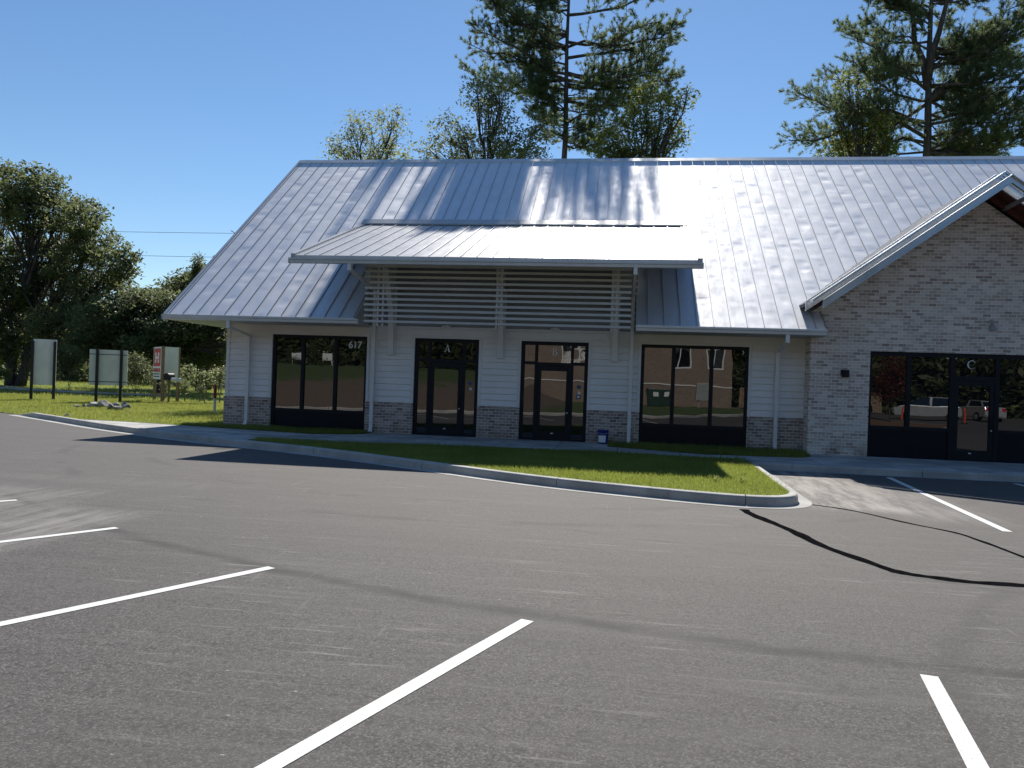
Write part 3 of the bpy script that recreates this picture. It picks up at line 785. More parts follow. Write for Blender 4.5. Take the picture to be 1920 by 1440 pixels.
downspout(4.17, EAVE_Y - .06, EAVE_Z - .165, 4.17, rz(1.07), FL + .07)

# canopy roof over the two doors
KY0, KZ0, KSL = 19.3, rz(3.15), .352
KX0, KX1 = -8.65, 1.84
KY1 = 24.85
kz = lambda y: KZ0 + KSL * (y - KY0)
can = MB(); slope_slab(can, KX0, KX1, KY0, KY1, kz, .06)
canopy = can.build('canopy_roof', M['canopy'], shop)
mb = MB(); sx = KX0 + .30
while sx < KX1 - .1:
    ya, yb, h = KY0 - .004, KY1 - .05, .034
    mb.hexa([(sx - .006, ya, kz(ya) - .01), (sx + .006, ya, kz(ya) - .01), (sx + .006, yb, kz(yb) - .01), (sx - .006, yb, kz(yb) - .01),
             (sx - .006, ya, kz(ya) + h), (sx + .006, ya, kz(ya) + h), (sx + .006, yb, kz(yb) + h), (sx - .006, yb, kz(yb) + h)])
    sx += .42
mb.build('canopy_seams', M['seam'], canopy)
for x0, x1 in ((KX0 - .07, KX0 + .05), (KX1 - .05, KX1 + .07)):
    ya, yb = KY0 - .02, KY1
    mb = MB()
    mb.hexa([(x0, ya, kz(ya) - .17), (x1, ya, kz(ya) - .17), (x1, yb, kz(yb) - .17), (x0, yb, kz(yb) - .17),
             (x0, ya, kz(ya) + .05), (x1, ya, kz(ya) + .05), (x1, yb, kz(yb) + .05), (x0, yb, kz(yb) + .05)])
    mb.build('rake_trim', M['canopy'], canopy)
mb = MB()
mb.hexa([(KX0 - .1, KY1 - .13, kz(KY1 - .13) + .035), (KX1 + .09, KY1 - .13, kz(KY1 - .13) + .035), (KX1 + .09, KY1 + .14, roofz(KY1 + .14) + .02), (KX0 - .1, KY1 + .14, roofz(KY1 + .14) + .02),
         (KX0 - .1, KY1 - .13, kz(KY1 - .13) + .075), (KX1 + .09, KY1 - .13, kz(KY1 - .13) + .075), (KX1 + .09, KY1 + .14, roofz(KY1 + .14) + .055), (KX0 - .1, KY1 + .14, roofz(KY1 + .14) + .055)])
mb.build('flashing', M['canopy'], canopy)
gutter(KX0 - .08, KX1 + .08, KY0 - .14, KY0 - .024, KZ0 - .085, KZ0 - .225, 'canopy_gutter', canopy)
mb = MB(); mb.box(KX0 + .05, KX1 - .05, KY0 - .022, KY0 - .002, KZ0 - .2, KZ0 - .004)
mb.build('fascia', M['gutter'], canopy)
mb = MB()      # underside
mb.hexa([(KX0 + .06, KY0 + .0, kz(KY0) - .13), (KX1 - .06, KY0 + .0, kz(KY0) - .13), (KX1 - .06, 24.2, kz(24.2) - .13), (KX0 + .06, 24.2, kz(24.2) - .13),
         (KX0 + .06, KY0 + .0, kz(KY0) - .062), (KX1 - .06, KY0 + .0, kz(KY0) - .062), (KX1 - .06, 24.2, kz(24.2) - .062), (KX0 + .06, 24.2, kz(24.2) - .062)])
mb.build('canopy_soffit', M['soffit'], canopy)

# leaders from the canopy gutter
def canopy_leader(gx, wx, ymid, zmid):
    w = .095; t = MB(); gz = KZ0 - .225; gy = KY0 - .08; wy = WY - .10
    t.box(gx - w / 2, gx + w / 2, gy - .045, gy + .045, gz - .17, gz)
    d = MB(); d.bar((gx, gy, gz - .14), (wx, wy, zmid), .07, .07, (1, 0, 0))
    n = len(t.v); t.v += d.v; t.f += [[n + i for i in f] for f in d.f]; t.m += d.m
    t.box(wx - w / 2, wx + w / 2, wy - .045, wy + .045, FL + .16, zmid + .04)
    t.hexa([(wx - w / 2, wy - .13, FL + .06), (wx + w / 2, wy - .13, FL + .06), (wx + w / 2, wy - .03, FL + .06), (wx - w / 2, wy - .03, FL + .06),
            (wx - w / 2, wy - .044, FL + .18), (wx + w / 2, wy - .044, FL + .18), (wx + w / 2, wy + .044, FL + .18), (wx - w / 2, wy + .044, FL + .18)])
    o = t.build('downspout', M['white'], shop)
    k = MB(); k.box(wx - w / 2 - .035, wx + w / 2 + .035, wy - .052, wy + .09, .62, .645); k.build('strap', M['white'], o)
canopy_leader(-7.07, -7.07, 0, rz(2.5))
canopy_leader(.29, .29, 0, rz(2.45))

# slat screen hanging from the canopy
scr = MB(); SY = 20.18
screen = MB().box(-6.9, .16, SY + .07, SY + .12, rz(3.0), rz(3.09)).build('slat_screen', M['slat'], shop)
zs0, zs1 = rz(1.52), rz(3.03)
for i in range(11):
    z = zs0 + (zs1 - zs0) * i / 10
    x0 = -6.97 + random.uniform(-.012, .012) + (.17 if i == 7 else 0)
    MB().box(x0, .22 + random.uniform(-.01, .01), SY - .026, SY + .026, z - .031, z + .031).build('slat', M['slat'], screen)
for x in (-6.60, -6.46, -3.32, -3.19, -.27, -.14):
    MB().box(x - .024, x + .024, SY + .03, SY + .07, zs0 - .125, rz(3.35)).build('upright', M['slat'], screen)
# knee brackets on the wall
for x in (-6.55, -3.36, -.17):
    z0, z1 = rz(.66), rz(3.55)
    b = MB().prism_yz([(WY - .012, z0), (WY - .012, z1), (20.55, z1 - .42), (21.25, rz(1.9)), (21.37, z0)], x - .075, x + .075)
    o = b.build('bracket', M['trim'], shop)
    MB().box(x - .115, x + .115, WY - .05, WY - .004, z0 - .015, rz(2.6)).build('bracket_plate', M['trim'], o)
    MB().bar((x, 21.3, rz(3.3)), (x, SY, rz(3.05)), .09, .12).build('outlooker', M['trim'], o)

# ---- windows and doors
def pane_mesh(x0, x1, z0, z1, y, parent, bow=.0008, name='pane'):
    n = 10; mb = MB()
    for j in range(n + 1):
        for i in range(n + 1):
            u = -1 + 2 * i / n; w = -1 + 2 * j / n
            mb.v.append((x0 + (x1 - x0) * i / n, y + bow * (1 - u * u) * (1 - w * w), z0 + (z1 - z0) * j / n))
    for j in range(n):
        for i in range(n):
            a = j * (n + 1) + i; mb.f.append([a, a + 1, a + n + 2, a + n + 1]); mb.m.append(0)
    return mb.build(name, M['glass'], parent, smooth=True)
def window(x0, x1, mull, y, kick=True):
    f = MB(); yo, yi = y + .02, y + .13
    f.box(x0, x0 + .095, yo, yi, FL - .05, HEAD); f.box(x1 - .075, x1, yo, yi, FL - .05, HEAD)
    f.box(x0 + .095, x1 - .075, yo, yi, HEAD - .085, HEAD); f.box(x0 + .095, x1 - .075, yo, yi, SILL - .09, SILL)
    for m in mull: f.box(m - .05, m + .05, yo + .002, yi, SILL, HEAD - .085)
    fr = f.build('window', M['black'], shop)
    MB().box(x0 + .095, x1 - .075, yo + .03, yi, FL - .05, SILL - .09).build('kick_panel', M['black_panel'], fr)
    e = [x0 + .095] + [v for m in mull for v in (m - .05, m + .05)] + [x1 - .075]
    for i in range(0, len(e), 2):
        pane_mesh(e[i], e[i + 1], SILL, HEAD - .085, y + .075, fr, random.choice((.0006, .0009, .0007)))
    return fr
w617 = window(*W1, (-9.26, -8.25), WY)
wr = window(*W2, (1.445, 2.47), WY)
text_mesh('house_number', '617', .285, .006, M['letter'], w617, (-7.68, WY + .068, rz(.91)), .006, .95)

def letter(ch):
    def arc(cx, cy, rx, ry, a0, a1, n=16): return [(cx + rx * math.cos(R(a0 + (a1 - a0) * i / n)), cy + ry * math.sin(R(a0 + (a1 - a0) * i / n))) for i in range(n + 1)]
    if ch == 'A':
        return [[(0, 0), (.30, 0), (.30, .035), (.22, .045), (.275, .24), (.60, .24), (.665, .045), (.57, .035), (.57, 0), (.93, 0), (.93, .035), (.85, .05), (.515, 1), (.45, 1), (.135, .05), (0, .035)],
                [(.29, .30), (.44, .82), (.585, .30)]]
    if ch == 'B':
        outer_ = [(0, 0), (.42, 0)] + arc(.42, .27, .32, .27, -90, 78) + [(.46, .53)] + arc(.40, .765, .27, .235, -70, 90) + [(0, 1), (0, .965), (.1, .95), (.1, .05), (0, .035)]
        h1 = [(.23, .05), (.38, .05)] + arc(.38, .265, .2, .215, -90, 90) + [(.23, .48)]
        h2 = [(.23, .545), (.34, .545)] + arc(.34, .745, .18, .2, -90, 90) + [(.23, .945)]
        return [outer_, h1, h2]
    o = arc(.48, .5, .48, .52, 40, 320, 40)
    i = arc(.52, .5, .36, .47, 312, 48, 40)
    return [o + [(.86, .13)] + i + [(.80, .80), (.83, .72), (.87, .72), (.87, .99), (.83, .99)]]
def put_letter(ch, xc, zc, y, h, parent):
    pl = [[(x * h, z * h) for x, z in q] for q in letter(ch)]
    w = max(x for q in pl for x, z in q)
    curve_mesh('door_letter', pl, .006, M['letter'], parent, (xc - w / 2, y, zc - h / 2))

def entrance(x0, x1, ch, y, door_l, door_r, lx):
    yo, yi = y + .02, y + .13
    f = MB(); tb = rz(.60)
    f.box(x0, x0 + .10, yo, yi, FL - .05, HEAD); f.box(x1 - .10, x1, yo, yi, FL - .05, HEAD)
    f.box(x0 + .10, x1 - .10, yo, yi, HEAD - .10, HEAD)
    f.box(door_l - .08, door_l, yo, yi, FL - .05, HEAD - .10); f.box(door_r, door_r + .08, yo, yi, FL - .05, HEAD - .10)
    f.box(x0 + .10, door_l - .08, yo, yi, tb - .085, tb); f.box(door_r + .08, x1 - .10, yo, yi, tb - .085, tb); f.box(door_l, door_r, yo, yi, tb - .12, tb - .02)
    f.box(x0 + .10, door_l - .08, yo, yi, FL - .05, FL + .08); f.box(door_r + .08, x1 - .10, yo, yi, FL - .05, FL + .08)
    fr = f.build('entrance', M['black'], shop)
    yg = y + .075
    pane_mesh(x0 + .10, door_l - .08, FL + .08, tb - .085, yg, fr); pane_mesh(door_r + .08, x1 - .10, FL + .08, tb - .085, yg, fr)
    pane_mesh(x0 + .10, door_l - .08, tb, HEAD - .10, yg, fr); pane_mesh(door_r + .08, x1 - .10, tb, HEAD - .10, yg, fr)
    pane_mesh(door_l, door_r, tb - .02, HEAD - .10, yg, fr, .0004)
    d = MB(); yd0, yd1 = yo + .012, yi - .03
    dt = tb - .125
    d.box(door_l + .004, door_l + .11, yd0, yd1, FL + .015, dt); d.box(door_r - .11, door_r - .004, yd0, yd1, FL + .015, dt)
    d.box(door_l + .11, door_r - .11, yd0, yd1, dt - .13, dt); d.box(door_l + .11, door_r - .11, yd0, yd1, FL + .015, FL + .27)
    dr_ = d.build('door', M['black'], fr)
    pane_mesh(door_l + .11, door_r - .11, FL + .27, dt - .13, yd0 + .03, fr, .0004, 'door_pane')
    hx = door_r - .055
    h = MB(); h.tube([(hx, yd0 + .005, 1.02), (hx - .02, yd0 - .05, 1.03), (hx - .02, yd0 - .06, 1.15), (hx - .02, yd0 - .05, 1.27), (hx, yd0 + .005, 1.28)], .013, 8)
    h.build('handle', M['black'], fr)
    MB().tube([(hx, yd0 + .001, .93), (hx, yd0 - .012, .93)], .02, 12).build('lock', M['gutter'], fr)
    MB().box((door_l + door_r) / 2 - .035, (door_l + door_r) / 2 + .035, yd0 - .004, yd0 - .001, FL + .21, FL + .235).build('label_plate', M['letter'], fr)
    MB().box(door_l, door_r, y - .06, yo - .002, FL - .02, FL + .014).build('threshold', M['galv'], fr)
    put_letter(ch, lx, rz(.895), yg - .008, .205, fr)
    return fr
ea = entrance(*WA, 'A', WY, -5.40, -4.47, -4.93)
eb = entrance(*WB, 'B', WY, -2.31, -1.38, -1.84)
for fr, x, zz in ((ea, -4.26, rz(-.08)), (eb, -1.16, rz(-.08))):
    MB().box(x - .03, x + .09, WY + .066, WY + .072, zz - .05, zz + .05).build('notice', M['sticker'], fr)
    MB().box(x + .01, x + .08, WY + .060, WY + .065, zz - .2, zz - .13).build('notice', M['letter'], fr)
k_ = MB().box(-1.2, -1.07, WY + .066, WY + .072, rz(-.42), rz(-.30)).build('notice', M['sticker'], eb)
MB().box(-1.17, -1.10, WY + .058, WY + .064, rz(-.39), rz(-.33)).build('notice', M['letter'], eb)

# ---- brick gable wing
CWX = (6.39, 2 * GX - 6.39)
mb = MB()
gs = .722; APEX = rz(5.03)
zl = lambda x: APEX - gs * abs(x - GX)
HC = rz(1.12)
mb.prism_xz([(CX0, -.1), (CWX[0], -.1), (CWX[0], HC), (CX0, HC)], CY, CY + .25)
mb.prism_xz([(CWX[1], -.1), (CX1, -.1), (CX1, HC), (CWX[1], HC)], CY, CY + .25)
mb.prism_xz([(CX0, HC), (CX1, HC), (CX1, zl(CX1)), (GX, APEX), (CX0, zl(CX0))], CY, CY + .25)
mb.box(CX0, CX0 + .2, CY + .25, WY + .1, -.1, zl(CX0) - .02); mb.box(CX1 - .2, CX1, CY + .25, WY + .1, -.1, zl(CX1) - .02)
mb.build('brick_wall', M['brick'], shop)
# storefront C
yo, yi = CY + .05, CY + .16
f = MB(); x0, x1 = CWX
SILC = rz(-.87); dl, dr2 = 8.47, 2 * GX - 8.47
SILC = rz(-.80)
f.box(x0, x0 + .07, yo, yi, FL - .05, HC); f.box(x1 - .07, x1, yo, yi, FL - .05, HC)
f.box(x0 + .07, x1 - .07, yo, yi, HC - .11, HC)
for a, b in ((x0 + .07, 8.36), (2 * GX - 8.36, x1 - .07)):
    f.box(a, b, yo, yi, SILC - .1, SILC)
for m in (7.365, 2 * GX - 7.365): f.box(m - .055, m + .055, yo + .002, yi, SILC, HC - .11)
f.box(8.36, 8.47, yo, yi, FL - .05, HC - .11); f.box(2 * GX - 8.47, 2 * GX - 8.36, yo, yi, FL - .05, HC - .11)
tbc = rz(.55)
f.box(8.47, dr2, yo, yi, tbc - .12, tbc)
fc = f.build('entrance', M['black'], shop)
for a, b in ((x0 + .07, 8.36), (2 * GX - 8.36, x1 - .07)):
    MB().box(a, b, yo + .03, yi, FL - .05, SILC - .1).build('kick_panel', M['black_panel'], fc)
yg = CY + .1
for a, b in ((x0 + .07, 7.31), (7.42, 8.36), (2 * GX - 8.36, 2 * GX - 7.42), (2 * GX - 7.31, x1 - .07)):
    pane_mesh(a, b, SILC, HC - .11, yg, fc, .0007)
pane_mesh(8.47, dr2, tbc, HC - .11, yg, fc, .0003)
d = MB(); yd0, yd1 = yo + .012, yi - .03
d.box(dl + .004, dl + .11, yd0, yd1, FL + .015, tbc - .125); d.box(dr2 - .11, dr2 - .004, yd0, yd1, FL + .015, tbc - .125)
d.box(dl + .11, dr2 - .11, yd0, yd1, tbc - .25, tbc - .125); d.box(dl + .11, dr2 - .11, yd0, yd1, FL + .015, FL + .26)
d.build('door', M['black'], fc)
pane_mesh(dl + .11, dr2 - .11, FL + .26, tbc - .25, yd0 + .03, fc, .0003, 'door_pane')
hx = dr2 - .055
MB().tube([(hx, yd0 + .005, 1.02), (hx - .02, yd0 - .05, 1.03), (hx - .02, yd0 - .06, 1.15), (hx - .02, yd0 - .05, 1.27), (hx, yd0 + .005, 1.28)], .013, 8).build('handle', M['black'], fc)
MB().tube([(hx, yd0 + .001, .93), (hx, yd0 - .012, .93)], .02, 12).build('lock', M['gutter'], fc)
MB().box(8.85, 8.92, yd0 - .004, yd0 - .001, FL + .20, FL + .225).build('label_plate', M['letter'], fc)
MB().box(dl, dr2, CY - .04, yo - .002, FL - .02, FL + .014).build('threshold', M['galv'], fc)
put_letter('C', 8.86, rz(.845), yg - .008, .21, fc)

# gable roof with open trellis in front of it
GPK = rz(5.45); GS = .732; GY0 = 20.3
gz = lambda x: GPK - GS * abs(x - GX)
GL = 4.62; GR = 2 * GX - GL
mb = MB()
for a, b in ((GL, GX), (GX, GR)):
    mb.hexa([(a, GY0, gz(a) - .09), (b, GY0, gz(b) - .09), (b, 27.5, gz(b) - .09), (a, 27.5, gz(a) - .09), (a, GY0, gz(a)), (b, GY0, gz(b)), (b, 27.5, gz(b)), (a, 27.5, gz(a))])
groof = mb.build('gable_roof', plain('gable_metal', (.34, .35, .37), .85, 0, .08, 2, .15), shop)
mb = MB()
for yy in np.arange(GY0 + .42, 27, .42):
    for a, b in ((GL, GX), (GX, GR)):
        mb.hexa([(a, yy - .009, gz(a) - .01), (b, yy - .009, gz(b) - .01), (b, yy + .009, gz(b) - .01), (a, yy + .009, gz(a) - .01),
                 (a, yy - .009, gz(a) + .010), (b, yy - .009, gz(b) + .010), (b, yy + .009, gz(b) + .010), (a, yy + .009, gz(a) + .010)])
mb.build('gable_seams', plain('gable_seam_metal', (.30, .31, .33), .85, 0, .08, 2, .15), groof)
def rake(y0, y1, dz_top, hgt, xe, name, mat, parent, dx=0):
    mb = MB()
    for sgn in (-1, 1):
        xa = GX + sgn * (GX - xe); xb = GX
        za, zb = gz(xa) + dz_top, GPK + dz_top
        p = [(xa, za - hgt), (xb, zb - hgt), (xb, zb), (xa, za)]
        if sgn > 0: p = p[::-1]
        mb.prism_xz(p, y0, y1)
    return mb.build(name, mat, parent)
rake(GY0 - .03, GY0 + .03, .05, .26, GL - .03, 'rake_trim', M['galv'], groof)
rake(GY0 + .05, CY - .003, -.12, .04, 4.75, 'gable_soffit', M['wood_soffit'], groof)
rake(CY - .12, CY - .003, -.165, .16, 4.95, 'frieze_board', M['wood_soffit'], groof)
rake(20.09, 20.14, .0, .07, GL + .02, 'trellis_bar', M['galv'], groof)
rake(19.93, 19.98, .0, .07, GL + .02, 'trellis_bar', M['galv'], groof)
rake(19.77, 19.82, .0, .07, GL + .02, 'trellis_bar', M['galv'], groof)
ch = rake(19.52, 19.55, -.17, .20, 4.82, 'front_channel', M['galv'], groof)
rake(19.45, 19.52, -.165, .022, 4.82, 'channel_flange', M['galv'], ch)
rake(19.45, 19.52, -.352, .02, 4.82, 'channel_flange', M['galv'], ch)
for x in (5.5, 7.05, 8.45, 9.45, 10.85, 12.4):
    z = gz(x) - .2
    mb = MB(); mb.bar((x, CY + .0, z - .09), (x, 19.56, z - .06), .06, .09); mb.build('outrigger', M['galv'], groof)
# wall lights
for x in (-4.95, -1.84):
    o = MB().box(x - .05, x + .05, WY - .05, WY - .017, rz(1.48), rz(1.56)).build('emergency_light', M['white'], shop)
    for s in (-1, 1): MB().tube([(x + s * .09, WY - .09, rz(1.5)), (x + s * .09, WY - .04, rz(1.525))], [.04, .03], 10).build('lamp_head', M['white'], o)
o = MB().box(5.70, 5.86, CY - .11, CY - .0, rz(.42), rz(.61)).build('sconce', M['black'], shop, bevel=.01)
MB().box(5.67, 5.70, CY - .06, CY - .0, rz(.50), rz(.61)).build('sconce_bracket', M['black'], o)
o = MB().box(9.22, 9.34, CY - .09, CY - .0, rz(1.72), rz(1.84)).build('camera_housing', M['grey_box'], shop, bevel=.01)
MB().bar((9.28, CY - .05, rz(1.84)), (9.25, CY - .05, rz(2.0)), .04, .04, (0, 1, 0)).build('camera_stem', M['grey_box'], o)
# ------------------------------------------------------------------ trees and plants
def frames(D):
    D = D / (np.linalg.norm(D, axis=1, keepdims=True) + 1e-9)
    ref = np.where(np.abs(D[:, 2:3]) < .9, np.array([[0, 0, 1.]]), np.array([[1., 0, 0]]))
    A = np.cross(D, ref); A /= np.linalg.norm(A, axis=1, keepdims=True) + 1e-9
    return D, A, np.cross(D, A)

def needle_tufts(P, D, n=13, L=.19, w=.021):
    """needles sprayed round every twig tip"""
    m = len(P); D, A, B = frames(D)
    P = np.repeat(P, n, 0); D = np.repeat(D, n, 0); A = np.repeat(A, n, 0); B = np.repeat(B, n, 0)
    k = m * n
    th = rng.uniform(0, 2 * np.pi, k); sp = rng.uniform(.25, 1.35, k)[:, None]
    d = D * np.cos(sp) + (A * np.cos(th)[:, None] + B * np.sin(th)[:, None]) * np.sin(sp)
    d[:, 2] += .12
    ln = (L * rng.uniform(.65, 1.15, k))[:, None]
    off = D * (rng.uniform(-.12, .05, k)[:, None])
    s = np.cross(d, rng.normal(size=(k, 3))); s /= np.linalg.norm(s, axis=1, keepdims=True) + 1e-9
    p0 = P + off
    V = np.stack([p0 - s * w / 2, p0 + s * w / 2, p0 + d * ln + s * w * .35, p0 + d * ln - s * w * .35], 1).reshape(-1, 3)
    return V

def leaf_quads(P, n, spread, size, flat=.4):
    m = len(P); k = m * n
    C = np.repeat(P, n, 0) + rng.normal(size=(k, 3)) * np.asarray(spread)
    N = rng.normal(size=(k, 3)); N[:, 2] = np.abs(N[:, 2]) + flat
    N, A, B = frames(N)
    th = rng.uniform(0, 2 * np.pi, k)[:, None]
    U = A * np.cos(th) + B * np.sin(th); Wv = -A * np.sin(th) + B * np.cos(th)
    s = (size * rng.uniform(.55, 1.25, k))[:, None]
    V = np.stack([C - U * s, C + Wv * s * .42, C + U * s, C - Wv * s * .42], 1).reshape(-1, 3)
    return V

def quads_obj(name, V, mat, parent):
    return array_mesh(name, V, np.arange(len(V)).reshape(-1, 4), mat, parent, LOC[parent.name])

def bent(a, b, r, sag=0., k=4, jit=.08):
    a, b = Vector(a), Vector(b); L = (b - a).length; out = []
    for i in range(k + 1):
        t = i / k; p = a.lerp(b, t)
        p.z += sag * math.sin(math.pi * t) * L
        if 0 < i < k: p += Vector((r.uniform(-1, 1), r.uniform(-1, 1), r.uniform(-1, 1))) * jit * L / k
        out.append(p)
    return out

def pine(px, y, trunk_top_z, limbs, label, seed, r0=.28, forks=None, needles=12, base_z=.1):
    """limbs: (height z, x offset from trunk, y offset, rise) per main limb"""
    r = random.Random(seed)
    base = at(px, 0, y); x0 = base.x
    root = empty('pine_tree', (x0, y, base_z), label, 'tree')
    tr = MB(); P = []; D = []
    H = trunk_top_z
    bend = [(0, 0), (.1, .05), (-.05, .1), (.12, 0), (.0, -.05), (.05, 0)]
    tp = [Vector((x0 + bend[i][0], y + bend[i][1], base_z + (H - base_z) * i / 5)) for i in range(6)]
    stems = [(tp, r0)]
    for (z, dx, dy, top) in forks or []:
        a = Vector((x0, y, z)); b = Vector((x0 + dx, y + dy, top))
        stems.append((bent(a, b, r, 0, 5, .12), r0 * .55))
    for pts, rr in stems:
        tr.tube(pts, [rr * (1 - .8 * i / (len(pts) - 1)) for i in range(len(pts))], 9)
    for (z, dx, dy, rise) in limbs:
        a = Vector((x0 + r.uniform(-.05, .05), y, z)); b = Vector((x0 + dx, y + dy, z + rise))
        L = (b - a).length
        pts = bent(a, b, r, r.uniform(-.12, .05), 6, .34)
        tr.tube(pts, [max(.016, .018 + .0125 * L) * (1 - .8 * i / 6) for i in range(7)], 6)
        nt = int(6 + L * 8.6)
        for q in range(nt):
            t = .18 + .82 * (q + r.random()) / nt
            i = min(5, int(t * 6)); s0 = pts[i].lerp(pts[i + 1], t * 6 - i)
            dirv = (pts[i + 1] - pts[i]).normalized()
            side = Vector((r.uniform(-1, 1), r.uniform(-1, 1), r.uniform(-.7, 1.1)))
            dv = (dirv * r.uniform(.3, 1.1) + side).normalized()
            l2 = r.uniform(.3, 1.15) * (.6 + .16 * L) * (1.15 - .5 * t)
            e = s0 + dv * l2; e.z += .12 * l2
            tr.tube([s0, s0.lerp(e, .5) + Vector((0, 0, -.03)), e], [.016, .011, .006], 4, cap=False)
            for u in (.35, .5, .65, .78, .9, 1.):
                if r.random() < .86:
                    s1 = s0.lerp(e, u); d2 = (dv + Vector((r.uniform(-.5, .5), r.uniform(-.5, .5), r.uniform(0, .6)))).normalized()
                    if u < 1:
                        s2 = s1 + d2 * r.uniform(.12, .32); P.append(s2); D.append(d2)
                    else: P.append(s1); D.append(dv)
    tr.build('trunk', M['bark'], root, smooth=True)
    V = needle_tufts(np.array([tuple(p) for p in P]), np.array([tuple(d) for d in D]), needles)
    quads_obj('needles', V, M['needle'], root)
    return root

def crown_tree(name, base, lobes, label, seed, mat, bark, n_clusters, leaves, spread, size, r0=.2, cat='tree', group=None, twigs=True, fork_z=None, fill=.6, stems=1):
    """lobes: list of (centre, (rx,ry,rz)); clusters of leaves fill the lobes, limbs reach every lobe"""
    r = random.Random(seed); base = Vector(base)
    root = empty(name, base, label, cat, group)
    tr = MB(); P = []
    vol = [l[1][0] * l[1][1] * l[1][2] for l in lobes]; vs = sum(v ** .67 for v in vol)
    top = max(l[0][2] for l in lobes); low = min(l[0][2] - l[1][2] for l in lobes)
    fz = fork_z if fork_z is not None else base.z + max(.2, (low - base.z) * .9)
    cx = sum(l[0][0] for l in lobes) / len(lobes); cy = sum(l[0][1] for l in lobes) / len(lobes)
    heads = []
    for s in range(stems):
        o = Vector((r.uniform(-1, 1), r.uniform(-1, 1), 0)) * (.0 if stems == 1 else r0 * 2.2)
        fork = Vector((base.x + o.x * 2 + (cx - base.x) * .15, base.y + o.y * 2 + (cy - base.y) * .15, fz))
        a = base + o
        tr.tube(bent(a - Vector((0, 0, .1)), fork, r, 0, 4, .08), [r0 * 1.15, r0, r0 * .9, r0 * .82, r0 * .75], 9)
        heads.append(fork)
    for (c, rad), v in zip(lobes, vol):
        c = Vector(c); fork = min(heads, key=lambda h: (h.xy - c.xy).length)
        L = (c - fork).length; rr = min(r0 * .5, .02 + .012 * L)
        pts = bent(fork, c, r, .04, 5, .25)
        tr.tube(pts, [rr * (1 - .65 * i / 5) for i in range(6)], 6)
        k = max(3, int(n_clusters * v ** .67 / vs))
        for q in range(k):
            d = Vector((r.gauss(0, 1), r.gauss(0, 1), r.gauss(0, 1))).normalized() * (r.random() ** (1 - fill) if fill < 1 else 1) 
            p = c + Vector((d.x * rad[0], d.y * rad[1], d.z * rad[2]))
            P.append(p)
            if twigs and q % 2 == 0:
                j = r.randint(2, 5); s0 = pts[j]
                md = s0.lerp(p, .5) + Vector((r.uniform(-.1, .1), r.uniform(-.1, .1), r.uniform(-.05, .15))) * (p - s0).length
                tr.tube([s0, md, p], [.012 + .006 * (p - s0).length, .009 + .003 * (p - s0).length, .006], 4, cap=False)
    tr.build('trunk', M[bark], root, smooth=True)
    V = leaf_quads(np.array([tuple(p) for p in P]), leaves, spread, size)
    quads_obj('crown', V, M[mat], root)
    return root

def px_lobes(y, items, depth=1., k=1.):
    """items: photo centre x,y and radii in photo pixels -> lobes at distance y"""
    out = []
    for i, (px, py, rx, ry) in enumerate(items):
        yy = y + depth * (((i * 37) % 11) / 5. - 1)
        c = at(px, py, yy); m = (Vector(at(px + 100, py, yy)) - c).length / 100
        out.append(((c.x, c.y, c.z), (rx * m * k, max(rx, ry) * m * k, ry * m * k)))
    return out

# the two tall pines behind the roof
PY = 50.
def pine_limbs(spec, px, y):
    x0 = at(px, 0, y).x; out = []
    r = random.Random(len(spec) * 7 + int(px))
    for (p0y, p1x, p1y) in spec:
        a = at(px, p0y, y); b = at(p1x, p1y, y)
        out.append((a.z, b.x - x0, r.uniform(-.8, .8) * (abs(b.x - x0) * .6 + 1.6) * (.3 if p1y < 15 else 1), b.z - a.z))
    return out
def profile_spec(trunk_x, prof, n, seed, up=.45):
    r = random.Random(seed); out = []
    ys = [p[0] for p in prof]
    for k in range(n):
        ye = ys[0] + (ys[-1] - ys[0]) * ((k + r.random()) / n)
        side = 1 if r.random() < .5 else 2
        xe = float(np.interp(ye, ys, [p[side] for p in prof]))
        f = (r.uniform(.75, 1.05), r.uniform(.5, 1.0), r.uniform(.2, .6))[k % 3]
        x = trunk_x + (xe - trunk_x) * f
        rise = abs(x - trunk_x) * r.uniform(.05, up * (1.5 if ye < 40 else 1))
        y0 = min(ye + rise, 285)
        out.append((y0, x, ye + r.uniform(-6, 6)))
    return out
spec1 = profile_spec(1066, [(-88, 1010, 1110), (-70, 975, 1222), (-40, 930, 1258), (0, 922, 1286), (40, 896, 1275), (80, 868, 1266), (112, 866, 1268), (150, 885, 1262), (172, 980, 1235), (210, 985, 1200), (270, 1012, 1125)], 58, 5)
rq = random.Random(12)
spec1 += [(rq.uniform(-60, -30), rq.uniform(970, 1056), rq.uniform(-95, -66)) for _ in range(22)] + [(rq.uniform(-60, -30), rq.uniform(1090, 1200), rq.uniform(-84, -62)) for _ in range(8)]
spec1 += [(150, 868, 106), (165, 985, 108), (150, 1268, 118), (205, 1000, 165), (262, 1120, 268)]
z_at = lambda py, y: at(1065, py, y).z
pine(1066, PY, z_at(-84, PY), pine_limbs(spec1, 1066, PY), 'tall dark pine rising behind the roof above the slatted canopy', 11, .33, needles=18)
spec2 = profile_spec(1745, [(-75, 1660, 1850), (-40, 1592, 1950), (0, 1584, 1990), (60, 1572, 1960), (95, 1545, 1935), (130, 1540, 1935), (165, 1508, 1925), (205, 1468, 1930), (245, 1464, 1945), (290, 1480, 1900)], 66, 8)
spec2 += [(230, 1466, 284), (195, 1470, 216), (255, 1930, 232), (160, 1928, 146), (240, 1600, 236)]
